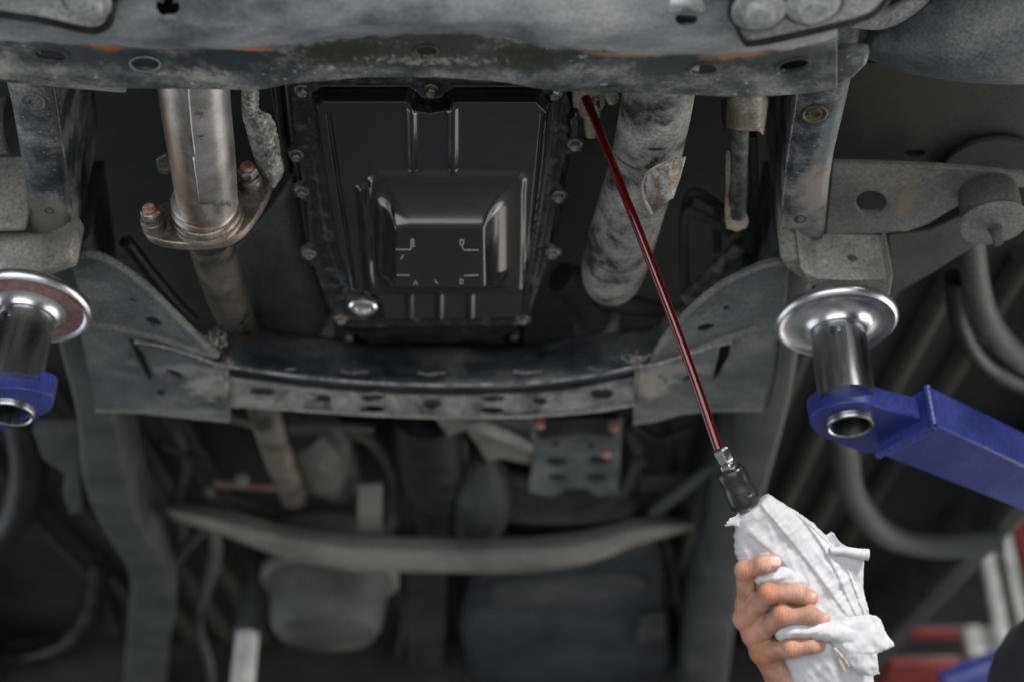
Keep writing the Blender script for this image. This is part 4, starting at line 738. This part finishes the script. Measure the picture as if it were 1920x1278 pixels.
# ================================================================== hose with coupler, cloth, person
def HM_(px, py, wv): # hand frame: wv metres toward the eye from depth 1.17
    return D(px, py, 1.195-wv)
hz = root('fluid_hose', HM_(1395, 940, 0), 'red fluid filled clear hose with hex fitting and black coupler', 'hose')
A_ = H(1098, 183, .868); B_ = D(1347, 842, 1.195)
mid_ = A_.lerp(B_, .45)+Vector((.0035, 0, -.004))
P = [Vector(q) for q in cr([tuple(A_), tuple(A_.lerp(B_, .2)+Vector((.002, 0, -.002))), tuple(mid_), tuple(A_.lerp(B_, .75)+Vector((.0035, 0, -.003))), tuple(B_)], 24)]
V, F = tubegeo(P, [.0041]*len(P), 28)
mt, nt, b = newmat('clear_hose_plastic'); b.inputs['Base Color'].default_value = (.42, .008, .014, 1); b.inputs['Roughness'].default_value = .04; b.inputs['Transmission Weight'].default_value = .9; b.inputs['IOR'].default_value = 1.45; b.inputs['Coat Weight'].default_value = .6
mf, nt, b = newmat('red_fluid'); b.inputs['Base Color'].default_value = (.14, .001, .004, 1); b.inputs['Roughness'].default_value = .15; b.inputs['Coat Weight'].default_value = .5; b.inputs['Transmission Weight'].default_value = .2
hs_ = mk('tube', V, F, mt, hz, label='clear tube full of red fluid')
V, F = tubegeo(P, [.0026]*len(P), 20); mk('fluid', V, F, mf, hs_)
ax = (D(1423, 1000, 1.201)-D(1347, 838, 1.195)).normalized()
def hl(name, prof, seg, mat, at, **k):
    V, F = lathegeo(prof, seg, ax, at); Rm = Matrix.Rotation(math.radians(22), 3, ax); V = [at+Rm@(v-at) for v in V]; return mk(name, V, F, mat, hz, **k)
p0 = D(1349, 838, 1.195)
S = 1.17/FP
hl('hex_fitting', [(.0036, 0), (.0060, .0005), (.0074, .0025), (.0074, .0125), (.0066, .0140), (.003, .014)], 6, M['nickel'], p0, bevel=.0006, angle=25)
hl('lock_nut', [(.005, .0135), (.0074, .0142), (.0080, .0155), (.0080, .0200), (.006, .021)], 6, M['nickel'], p0+RT*.0005, bevel=.0005, angle=25)
hl('black_coupler', [(.004, .0190), (.0095, .0192), (.0120, .0205), (.0127, .0235), (.0127, .0285), (.0124, .0315), (.0122, .0340), (.0124, .0365), (.0129, .0395), (.0133, .0440), (.0136, .0490), (.0134, .0525), (.0120, .0545), (.006, .0550)], 56, M['rubber'], p0, angle=60)
hl('lower_fitting', [(.006, .0530), (.0098, .0535), (.0106, .0550), (.0106, .0600), (.0098, .0610), (.0075, .0615), (.0080, .063), (.0080, .075), (.006, .0755)], 6, M['bolt'], p0, bevel=.0004, angle=25)
hl('hose_tail', [(.0072, .060), (.0075, .066), (.0072, .30), (.0070, .42)], 24, M['rubber'], p0)
# raised frame with a tick on the coupler
side = ax.cross(FW).normalized(); outw = (-FW-ax*(-FW).dot(ax)).normalized()
def onc(s, a, r): return p0+ax*s+(outw*math.cos(a)-side*math.sin(a))*r
def cline(pts, rr=.0129):
    P = []
    for i in range(len(pts)-1):
        for k in range(7): t = k/6; s = pts[i][0]*(1-t)+pts[i+1][0]*t; P.append(onc(s, pts[i][1]*(1-t)+pts[i+1][1]*t, .0116+max(0, min(1, (s-.0365)/.0075))*.0019))
    V, F = tubegeo(P, [.00055]*len(P), 6); mk('moulded_mark', V, F, M['rubber'], hz)
for sgn in (1,):
    cline([(.0375, -.05), (.0375, -.85), (.0455, -.85), (.0455, -.05), (.0375, -.05)]); cline([(.0400, -.30), (.0440, -.46), (.0430, -.60)])
# ---- hand (signed distance field, surface nets)
S0 = 1.195/FP*1000  # mm per px
def hp(px, py, wv): return np.array([(px-1440)*S0, -(py-1150)*S0, wv], float)
fing = {
 'index': [(1408, 1142, -16), (1394, 1066, 6), (1424, 1053, 14), (1446, 1048, 12)],
 'middle': [(1404, 1166, -15), (1436, 1106, 12), (1488, 1106, 15.5), (1514, 1115, 10)],
 'ring': [(1421, 1197, -14), (1462, 1145, 14), (1512, 1147, 15.5), (1538, 1158, 8)],
 'pinky': [(1434, 1228, -12), (1480, 1209, 11), (1512, 1203, 12.5), (1531, 1206, 6)]}
rad = {'index': (9.1, 8.4, 7.9, 6.9), 'middle': (9.7, 9.0, 8.6, 7.2), 'ring': (9.6, 8.9, 8.3, 6.9), 'pinky': (9.2, 8.1, 7.5, 6.6)}
lo = np.array([-36, -86, -62.]); hi = np.array([62, 58, 30.]); vs_ = .95
axs = [np.arange(lo[i], hi[i], vs_) for i in range(3)]
GX, GY, GZ = np.meshgrid(*axs, indexing='ij')
def cap_(a, b, r1, r2):
    ba = b-a; L2 = float(ba@ba); px_, py_, pz_ = GX-a[0], GY-a[1], GZ-a[2]
    t = np.clip((px_*ba[0]+py_*ba[1]+pz_*ba[2])/L2, 0, 1)
    return np.sqrt((px_-t*ba[0])**2+(py_-t*ba[1])**2+(pz_-t*ba[2])**2)-(r1+(r2-r1)*t)
def smin(a, b, k): h = np.clip(.5+.5*(b-a)/k, 0, 1); return b*(1-h)+a*h-k*h*(1-h)
wr = hp(1512, 1325, -34); palm = None
cmc = {'index': hp(1500, 1278, -34), 'middle': hp(1496, 1290, -33), 'ring': hp(1492, 1298, -30), 'pinky': hp(1486, 1304, -26)}
for f in fing:
    m0 = hp(*fing[f][0]); c = cap_(m0, cmc[f], 9.0, 11.0); palm = c if palm is None else smin(palm, c, 6)
palm = smin(palm, cap_(hp(1500, 1292, -32), hp(1548, 1420, -38), 19, 21), 14)
palm = smin(palm, cap_(hp(1440, 1175, -22), hp(1490, 1280, -30), 9, 13), 8)
thumb = smin(cap_(hp(1510, 1270, -42), hp(1530, 1200, -50), 11, 10), cap_(hp(1530, 1200, -50), hp(1540, 1130, -46), 9.5, 7.5), 3)
palm = smin(palm, thumb, 7)
tot = None; knuck = []
for f, pts in fing.items():
    J = [hp(*p) for p in pts]; R = rad[f]; d = None
    for i in range(3):
        c = cap_(J[i], J[i+1], R[i]*(.96 if i == 0 else .90), R[i+1]*(.90 if i < 2 else .96)); d = c if d is None else smin(d, c, 2.2)
    for i in (1, 2):
        s = np.sqrt((GX-J[i][0])**2+(GY-J[i][1])**2+(GZ-J[i][2])**2)-R[i]*(1.0 if i == 1 else .94); d = smin(d, s, 2.6)
    s = np.sqrt((GX-J[0][0]+1.5)**2+(GY-J[0][1]-1)**2+(GZ-J[0][2]-1.5)**2)-9.6; pal = smin(palm, s, 4)
    # creases over the middle joint
    pj = J[1]; dirm = (J[2]-J[1])/np.linalg.norm(J[2]-J[1]); sl = (GX-pj[0])*dirm[0]+(GY-pj[1])*dirm[1]+(GZ-pj[2])*dirm[2]
    rr_ = np.sqrt((GX-pj[0])**2+(GY-pj[1])**2+(GZ-pj[2])**2)
    d = d+.24*np.cos(sl*2.1+GY*.5+np.sin(GY*.9+GX*.5))*np.exp(-(sl/3.2)**2)*np.exp(-(rr_/13)**2)
    pj = J[2]; sl = (GX-pj[0])*dirm[0]+(GY-pj[1])*dirm[1]+(GZ-pj[2])*dirm[2]; rr_ = np.sqrt((GX-pj[0])**2+(GY-pj[1])**2+(GZ-pj[2])**2)
    d = d+.18*np.cos(sl*2.6+GY*.6)*np.exp(-(sl/2.4)**2)*np.exp(-(rr_/11)**2)
    q = smin(d, pal, 5.0); tot = q if tot is None else smin(tot, q, 1.3)
# tendons and faint folds on the back of the hand
for f in fing:
    tot = tot-0.9*np.exp(-(np.maximum(cap_(hp(*fing[f][0])+np.array([-4, -2, 7]), cmc[f]+np.array([-5, -2, 8]), 1, 1), 0)/2.6)**2)
def nets(V):
    s = V < 0; n0, n1, n2 = V.shape
    act = np.zeros((n0-1, n1-1, n2-1), int)
    cs = [(a, b, c) for a in (0, 1) for b in (0, 1) for c in (0, 1)]
    for a, b, c in cs: act += s[a:n0-1+a, b:n1-1+b, c:n2-1+c]
    m = (act > 0) & (act < 8); I = -np.ones(m.shape, int); I[m] = np.arange(m.sum()); ci = np.argwhere(m)
    acc = np.zeros((len(ci), 3)); cnt = np.zeros(len(ci))
    for a in cs:
        for ax_ in range(3):
            if a[ax_] == 1: continue
            b = list(a); b[ax_] = 1
            va = V[ci[:, 0]+a[0], ci[:, 1]+a[1], ci[:, 2]+a[2]]; vb = V[ci[:, 0]+b[0], ci[:, 1]+b[1], ci[:, 2]+b[2]]
            x = (va < 0) != (vb < 0); t = np.where(x, va/(va-vb+1e-12), 0); p = np.tile(np.array(a, float), (len(ci), 1)); p[:, ax_] += t
            acc[x] += p[x]; cnt[x] += 1
    P = ci+acc/np.maximum(cnt, 1)[:, None]; Fs = []
    for ax_ in range(3):
        u, v = [(1, 2), (2, 0), (0, 1)][ax_]
        sl = [slice(None)]*3; sh = [slice(None)]*3; sl[ax_] = slice(0, -1); sh[ax_] = slice(1, None)
        x = s[tuple(sl)] != s[tuple(sh)]; e = np.argwhere(x)
        e = e[(e[:, u] > 0) & (e[:, v] > 0) & (e[:, u] < V.shape[u]-1) & (e[:, v] < V.shape[v]-1)]
        ins = s[e[:, 0], e[:, 1], e[:, 2]]
        def g(du, dv): q = e.copy(); q[:, u] -= du; q[:, v] -= dv; return I[q[:, 0], q[:, 1], q[:, 2]]
        a, b, c, d = g(1, 1), g(0, 1), g(0, 0), g(1, 0); Q = np.stack([a, b, c, d], 1); Q[~ins] = Q[~ins][:, ::-1]; Fs.append(Q)
    return P, np.concatenate(Fs)
tot[:, 0, :] = np.abs(tot[:, 0, :])+.5
P_, F_ = nets(tot); W_ = lo+P_*vs_
def h2w(v): return D(1440, 1150, 1.195)+(RT*float(v[0])+UP*float(v[1])-FW*float(v[2]))*.001
PER = root('person', h2w((40, -80, -30)), 'hand with curled fingers gripping white cloth, dark navy sleeve at the bottom right corner', 'person')
ms, nt, b = newmat('skin'); N = nt.nodes; L = nt.links
geo = N.new('ShaderNodeNewGeometry'); n1 = N.new('ShaderNodeTexNoise'); n1.inputs['Scale'].default_value = 60; n1.inputs['Detail'].default_value = 6; L.new(geo.outputs['Position'], n1.inputs['Vector'])
rp = N.new('ShaderNodeValToRGB'); rp.color_ramp.elements[0].position = .38; rp.color_ramp.elements[0].color = (.38, .19, .125, 1); rp.color_ramp.elements[1].position = .68; rp.color_ramp.elements[1].color = (.60, .37, .28, 1); L.new(n1.outputs[0], rp.inputs[0]); col = rp.outputs[0]
for f, pts in fing.items():
    for (i, r, c, amt) in ((0, .014, (.46, .17, .09, 1), .75), (1, .012, (.62, .25, .15, 1), .6), (3, .011, (.72, .34, .27, 1), .8)):
        v = N.new('ShaderNodeVectorMath'); v.operation = 'DISTANCE'; L.new(geo.outputs['Position'], v.inputs[0]); v.inputs[1].default_value = h2w(hp(*pts[i])+np.array([0, 0, 5.]))
        mr = N.new('ShaderNodeMapRange'); mr.interpolation_type = 'SMOOTHSTEP'; mr.inputs[1].default_value = r; mr.inputs[2].default_value = r*.35; mr.inputs[4].default_value = amt; L.new(v.outputs['Value'], mr.inputs[0])
        x = N.new('ShaderNodeMix'); x.data_type = 'RGBA'; L.new(mr.outputs[0], x.inputs[0]); L.new(col, x.inputs[6]); x.inputs[7].default_value = c; col = x.outputs[2]
wv = N.new('ShaderNodeTexWave'); wv.wave_type = 'BANDS'; wv.bands_direction = 'X'; wv.inputs['Scale'].default_value = 110; wv.inputs['Distortion'].default_value = 7; wv.inputs['Detail'].default_value = 3; wv.inputs['Detail Scale'].default_value = 2.2; L.new(geo.outputs['Position'], wv.inputs['Vector'])
wr_ = N.new('ShaderNodeMapRange'); wr_.inputs[1].default_value = .30; wr_.inputs[2].default_value = .02; L.new(wv.outputs['Fac'], wr_.inputs[0])
for f, pts in fing.items():
    for i, r in ((1, .0085), (2, .007)):
        v = N.new('ShaderNodeVectorMath'); v.operation = 'DISTANCE'; L.new(geo.outputs['Position'], v.inputs[0]); v.inputs[1].default_value = h2w(hp(*pts[i])+np.array([0, 0, 7.]))
        mr = N.new('ShaderNodeMapRange'); mr.inputs[1].default_value = r; mr.inputs[2].default_value = r*.5; mr.inputs[4].default_value = .42; L.new(v.outputs['Value'], mr.inputs[0])
        mu = N.new('ShaderNodeMath'); mu.operation = 'MULTIPLY'; L.new(mr.outputs[0], mu.inputs[0]); L.new(wr_.outputs[0], mu.inputs[1])
        x = N.new('ShaderNodeMix'); x.data_type = 'RGBA'; L.new(mu.outputs[0], x.inputs[0]); L.new(col, x.inputs[6]); x.inputs[7].default_value = (.16, .05, .03, 1); col = x.outputs[2]
L.new(col, b.inputs['Base Color']); b.inputs['Roughness'].default_value = .38; b.inputs['Subsurface Weight'].default_value = .08; b.inputs['Subsurface Radius'].default_value = (.9, .35, .2); b.inputs['Subsurface Scale'].default_value = .004
n2 = N.new('ShaderNodeTexVoronoi'); n2.inputs['Scale'].default_value = 1300; n3 = N.new('ShaderNodeTexNoise'); n3.inputs['Scale'].default_value = 420; n3.inputs['Detail'].default_value = 6
L.new(geo.outputs['Position'], n2.inputs['Vector']); L.new(geo.outputs['Position'], n3.inputs['Vector']); ad = N.new('ShaderNodeMath'); L.new(n2.outputs[0], ad.inputs[0]); L.new(n3.outputs[0], ad.inputs[1])
bp = N.new('ShaderNodeBump'); bp.inputs['Strength'].default_value = .55; bp.inputs['Distance'].default_value = .0008; L.new(ad.outputs[0], bp.inputs['Height']); L.new(bp.outputs[0], b.inputs['Normal'])
hand = mk('hand', [h2w(v) for v in W_], F_.tolist(), ms, PER, angle=180)
sm_ = hand.modifiers.new('s', 'SMOOTH'); sm_.iterations = 4; sm_.factor = .5
mn, nt, b = newmat('fingernail'); b.inputs['Base Color'].default_value = (.80, .52, .47, 1); b.inputs['Roughness'].default_value = .22; b.inputs['Coat Weight'].default_value = .3; b.inputs['Subsurface Weight'].default_value = .1; b.inputs['Subsurface Scale'].default_value = .002
def nail(px, py, wv, nrm, along, lx, ly):
    nrm = np.array(nrm, float); nrm /= np.linalg.norm(nrm); al = np.array(along, float); al -= nrm*(al@nrm); al /= np.linalg.norm(al); cr_ = np.cross(nrm, al); c = hp(px, py, wv)
    V = []; F = []; n = 10; m = 14
    for i in range(n+1):
        for j in range(m+1):
            u = -1+2*i/n; v = -1+2*j/m; uu = u*math.sqrt(1-v*v*.45); vv = v*math.sqrt(1-u*u*.35)
            V.append(h2w(c+al*uu*lx+cr_*vv*ly-nrm*(1.5*vv*vv*(ly/5)**2*1.0+.7*max(0, uu)**2+1.1*max(0, -uu)**3)))
    for i in range(n):
        for j in range(m): a = i*(m+1)+j; F.append((a, a+1, a+m+2, a+m+1))
    mk('fingernail', V, F, mn, hand, solid=.0006, offs=0, angle=180)
nail(1446, 1045, 12+7.6, (.05, .25, 1), (1, .05, -.05), 4.9, 3.9)
nail(1521, 1114, 10+5.2, (.75, -.15, .8), (.6, -.3, -.7), 4.4, 3.9)
nail(1545, 1156, 8+4.4, (.8, -.15, .75), (.5, -.3, -.8), 4.3, 3.7)
# sleeve: forearm out of frame, elbow, upper arm and shoulder
sl_ = [tuple(h2w(hp(1546, 1415, -38)))+(.027,), tuple(D(1580, 1600, 1.2))+(.037,), tuple(D(1660, 1900, 1.2))+(.048,), tuple(D(1900, 1820, 1.12))+(.056,), tuple(D(1990, 1560, 1.05))+(.056,), tuple(D(2010, 1345, 1.0))+(.062,), tuple(D(2150, 1250, .95))+(.08,)]
Q = cr(sl_, 8); P = [Vector(q[:3]) for q in Q]
V, F = tubegeo(P, [q[3]*(1+.03*math.sin(i*1.7)) for i, q in enumerate(Q)], 28); mk('sleeve', V, F, M['navy'], PER, label='dark navy sleeve and shoulder')
# ---- cloth
Lp = [(1416, 948), (1384, 970), (1381, 1004), (1381, 1030), (1392, 1062), (1412, 1094), (1428, 1130), (1446, 1165), (1464, 1198), (1474, 1240), (1492, 1285), (1512, 1345)]
Rp = [(1443, 926), (1470, 944), (1500, 962), (1530, 984), (1556, 1008), (1586, 1034), (1610, 1068), (1620, 1104), (1632, 1142), (1636, 1190), (1640, 1240), (1648, 1320)]
bb = [12, 16, 18, 17.5, 19, 20, 20.5, 21, 21, 20, 19, 18]; wc = [-3, -5, -8, -9, -11, -12, -12.5, -13, -13, -13, -13, -13]
nst = 20; Ls = cr(Lp, nst); Rs = cr(Rp, nst); bs = cr([(x,) for x in bb], nst); ws = cr([(x,) for x in wc], nst)
m = 260; V = []; F = []; n = len(Ls)
def ridg(p): return 1-abs(2*noise.noise(p))*1.0
def saw(x): # layered edge: slow rise, sharp drop
    return 0 if x < 0 or x > 1 else x*x*(3-2*x) if x < .93 else (1-x)/.07*.98
fold = [((1452, 925), (1530, 1010), (1600, 1150), 26, 2.6), ((1425, 950), (1500, 1040), (1575, 1140), 34, 2.2), ((1490, 960), (1570, 1040), (1618, 1150), 20, 2.4), ((1400, 1000), (1470, 1060), (1540, 1180), 30, 1.8)]
FL = []
for a, b_, c, wd, ht in fold: FL.append((np.array(cr([a, b_, c], 10)), wd, ht))
def foldh(x, y):
    t = 0
    for pl_, wd, ht in FL:
        d2 = (pl_[:, 0]-x)**2+(pl_[:, 1]-y)**2; i = int(d2.argmin()); q = pl_[i]; tn = pl_[min(i+1, len(pl_)-1)]-pl_[max(i-1, 0)]; tn = tn/np.linalg.norm(tn)
        sd = (x-q[0])*(-tn[1])+(y-q[1])*tn[0]   # signed across; >0 left/below
        along = abs((x-q[0])*tn[0]+(y-q[1])*tn[1]); s = max(0, 1-along/25)
        t += ht*s*saw((wd+sd)/wd if False else (sd+wd)/wd)
    return t
for i in range(n):
    lx, ly = Ls[i]; rx, ry = Rs[i]; b_ = float(bs[i][0]); w0 = float(ws[i][0])
    for j in range(m):
        a = 2*math.pi*j/m; ca, sa = math.cos(a), math.sin(a); q = .82
        u = .5-.5*math.copysign(abs(ca)**q, ca); x = lx*(1-u)+rx*u; y = ly*(1-u)+ry*u; z = w0+b_*math.copysign(abs(sa)**.8, sa)
        if sa > 0:
            k = sa**.5; pn = Vector((x*.012, y*.012, 0)); ax2 = Vector(((x-y*.62)*.045, (x*.62+y)*.010, 3))
            z += k*(foldh(x, y)+1.0*(ridg(ax2)-.6)+1.7*(ridg(pn*1.5+Vector((5, 1, 2)))-.6)+1.0*(ridg(Vector(((x*.6+y)*.03, (x-y*.3)*.012, 9)))-.6)+.3*(ridg(pn*4.5)-.6))
        jit = (1.5*noise.noise(Vector((i*.13, 7, 1 if ca > 0 else 9)))+1.1*noise.noise(Vector((i*.55, 7, 1 if ca > 0 else 9))))*abs(ca)**3
        x += jit*2*(1 if ca < 0 else -1)
        V.append(h2w(hp(x, y, z)))
for i in range(n-1):
    for j in range(m): F.append((i*m+j, i*m+(j+1) % m, (i+1)*m+(j+1) % m, (i+1)*m+j))
F.append(tuple(range(m))[::-1])
mc, nt, b = newmat('white_nonwoven_cloth'); N = nt.nodes; L = nt.links
geo = N.new('ShaderNodeNewGeometry'); n1 = N.new('ShaderNodeTexNoise'); n1.inputs['Scale'].default_value = 55; n1.inputs['Detail'].default_value = 9; n1.inputs['Roughness'].default_value = .75; L.new(geo.outputs['Position'], n1.inputs['Vector'])
rp = N.new('ShaderNodeValToRGB'); rp.color_ramp.elements[0].position = .33; rp.color_ramp.elements[0].color = (.52, .53, .57, 1); rp.color_ramp.elements[1].position = .55; rp.color_ramp.elements[1].color = (.61, .61, .63, 1); L.new(n1.outputs[0], rp.inputs[0]); ns = N.new('ShaderNodeTexNoise'); ns.inputs['Scale'].default_value = 38; ns.inputs['Detail'].default_value = 7; ns.inputs['Roughness'].default_value = .7; L.new(geo.outputs['Position'], ns.inputs['Vector']); m5 = N.new('ShaderNodeMapRange'); m5.inputs[1].default_value = .60; m5.inputs[2].default_value = .72; m5.inputs[4].default_value = .4; L.new(ns.outputs[0], m5.inputs[0]); x5 = N.new('ShaderNodeMix'); x5.data_type = 'RGBA'; L.new(m5.outputs[0], x5.inputs[0]); L.new(rp.outputs[0], x5.inputs[6]); x5.inputs[7].default_value = (.40, .40, .44, 1); L.new(x5.outputs[2], b.inputs['Base Color'])
b.inputs['Roughness'].default_value = .9; b.inputs['Subsurface Weight'].default_value = .12; b.inputs['Subsurface Scale'].default_value = .003
n4 = N.new('ShaderNodeTexNoise'); n4.inputs['Scale'].default_value = 1100; n4.inputs['Detail'].default_value = 4; n5 = N.new('ShaderNodeTexNoise'); n5.inputs['Scale'].default_value = 180; n5.inputs['Detail'].default_value = 6; n5.inputs['Distortion'].default_value = 1.2
L.new(geo.outputs['Position'], n4.inputs['Vector']); L.new(geo.outputs['Position'], n5.inputs['Vector']); ad = N.new('ShaderNodeMath'); ad.operation = 'MULTIPLY_ADD'; L.new(n5.outputs[0], ad.inputs[0]); ad.inputs[1].default_value = .5; L.new(n4.outputs[0], ad.inputs[2])
bp = N.new('ShaderNodeBump'); bp.inputs['Strength'].default_value = .5; bp.inputs['Distance'].default_value = .0007; L.new(ad.outputs[0], bp.inputs['Height']); L.new(bp.outputs[0], b.inputs['Normal'])
CL = root('cleaning_cloth', h2w(hp(1520, 1120, 0)), 'crumpled white cloth wrapped round the hose below the black coupler', 'cloth')
mk('wrapped_cloth', V, F, mc, CL, angle=180)
def flap(name, rows, amp=1.2, ragged=0, mat=None, nu=10, nv=10, **k):
    A = [cr(r, nu) for r in rows]; nc = len(A[0]); cols = [cr([A[i][j] for i in range(len(A))], nv) for j in range(nc)]; nr = len(cols[0]); V = []
    for i in range(nr):
        for j in range(nc):
            x, y, z = cols[j][i]; e = ragged*noise.noise(Vector((x*.35, y*.35, 4)))*(1 if (i == nr-1 or j == nc-1 or i == 0) else .1)
            V.append(h2w(hp(x+e, y+e, z+amp*noise.noise(Vector((x*.06, y*.06, 2)))+amp*.5*(ridg(Vector((x*.11, y*.05, 8)))-.6))))
    F = [(i*nc+j, (i+1)*nc+j, (i+1)*nc+j+1, i*nc+j+1) for i in range(nr-1) for j in range(nc-1)]
    return mk(name, V, F, mat or mc, CL, solid=.0005, offs=0, angle=180, **k)
# rolled corner sticking out to the right
tube_pts = [(1552, 1030, 6), (1580, 1030, 7), (1602, 1034, 7), (1624, 1037, 7)]
Q = cr([tuple(h2w(hp(*p))) for p in tube_pts], 10); P = [Vector(q) for q in Q]
V, F = tubegeo(P, [.0030+.0016*i/len(P)+.0005*noise.noise(P[i]*300) for i in range(len(P))], 20, False); mk('rolled_hem', V, F, mc, CL, solid=.0011, angle=70)
flap('loose_fold', [[(1552, 1002, -4), (1562, 998, -3), (1568, 1012, -2), (1590, 1024, 0), (1622, 1028, 2)], [(1560, 1040, 2), (1580, 1048, 3), (1596, 1052, 2), (1606, 1055, 1), (1620, 1054, 0)], [(1580, 1090, 2), (1596, 1094, 2), (1606, 1100, 1), (1614, 1104, -1), (1621, 1108, -4)], [(1600, 1150, 2), (1612, 1146, 2), (1618, 1146, 1), (1626, 1146, -1), (1632, 1148, -4)]], ragged=2.5)
flap('torn_corner', [[(1388, 965, 2), (1384, 960, 4), (1380, 962, 6), (1374, 968, 7), (1365, 968, 8)], [(1392, 975, 2), (1386, 974, 3), (1380, 974, 5), (1370, 978, 7), (1357, 982, 8)], [(1396, 996, 2), (1388, 990, 3), (1382, 986, 4), (1374, 983, 5), (1362, 984, 6)]], amp=.8, ragged=3, nu=6, nv=6)
flap('torn_corner', [[(1550, 1010, 0), (1556, 1004, 1), (1562, 997, 2)], [(1556, 1018, 0), (1564, 1012, 1), (1568, 1008, 2)], [(1562, 1026, 0), (1572, 1020, 1), (1578, 1018, 1)]], amp=.3, nu=5, nv=5)
flap('lower_fold', [[(1530, 1168, 11), (1560, 1158, 11), (1600, 1150, 9), (1634, 1150, 6), (1650, 1160, 2)], [(1540, 1185, 12), (1568, 1180, 13), (1604, 1176, 13), (1640, 1180, 10), (1660, 1186, 5)], [(1556, 1200, 12), (1580, 1206, 15), (1610, 1210, 16), (1644, 1208, 12), (1671, 1204, 8)], [(1562, 1214, 10), (1584, 1226, 14), (1606, 1228, 14), (1632, 1222, 11), (1654, 1214, 8)]], amp=2.2, ragged=3)
flap('hanging_corner', [[(1570, 1196, 12), (1592, 1196, 14), (1616, 1200, 13), (1636, 1208, 10)], [(1574, 1214, 13), (1594, 1218, 16), (1618, 1222, 15), (1638, 1226, 12)], [(1582, 1232, 13), (1598, 1242, 15), (1620, 1250, 15), (1640, 1248, 12)], [(1598, 1250, 12), (1608, 1256, 13), (1626, 1259, 13), (1643, 1256, 11)]], amp=1.4, ragged=2)
# fold lying over the ring finger, between it and the little finger
def softfold(path, hw, bulge, seedv):
    C_ = cr(path, 12); V = []; m_ = 18; n_ = len(C_)
    for i, (x, y, z) in enumerate(C_):
        t = i/(n_-1); a = C_[max(0, i-1)]; b2 = C_[min(n_-1, i+1)]; dx, dy = b2[0]-a[0], b2[1]-a[1]; l = math.hypot(dx, dy); nx, ny = -dy/l, dx/l
        w_ = hw[0]*(1-t)+hw[1]*t; w_ *= min(1, .45+t*6)
        for j in range(m_+1):
            u = -1+2*j/m_; p3 = Vector((x*.05+u*.7, y*.05, seedv))
            zz = z+bulge*math.sqrt(max(0, 1-u*u))-bulge-1.4*(abs(u) > .99)+1.5*noise.noise(p3)+1.1*(ridg(Vector((u*1.1+x*.02, x*.03, seedv+3)))-.6)+.5*noise.noise(Vector((x*.2, y*.2, u*2)))
            e = 2.0*noise.noise(Vector((x*.12, u*3, seedv)))
            V.append(h2w(hp(x+nx*(u*w_+e*abs(u)), y+ny*(u*w_+e*abs(u)), zz)))
    F = [(i*(m_+1)+j, i*(m_+1)+j+1, (i+1)*(m_+1)+j+1, (i+1)*(m_+1)+j) for i in range(n_-1) for j in range(m_)]
    mk('folded_over_cloth', V, F, mc, CL, angle=180, solid=.0008, offs=0)
softfold([(1460, 1198, 5), (1468, 1184, 15), (1488, 1176, 19), (1516, 1174, 21), (1548, 1178, 20), (1582, 1187, 17), (1608, 1198, 12)], (13, 24), 14, 1.7)
softfold([(1420, 1094, 5), (1427, 1082, 12), (1450, 1076, 14), (1480, 1080, 13), (1512, 1094, 9)], (11, 22), 10, 5.2)
# fringe threads
for pts in ([(1556, 1206, 16), (1572, 1224, 18), (1582, 1240, 17)], [(1560, 1214, 15), (1570, 1236, 17), (1576, 1252, 16)]):
    Q = cr([tuple(h2w(hp(*p))) for p in pts], 6); P = [Vector(q) for q in Q]; V, F = tubegeo(P, [.0013]*len(P), 8); mk('frayed_thread', V, F, M['cream'], CL)
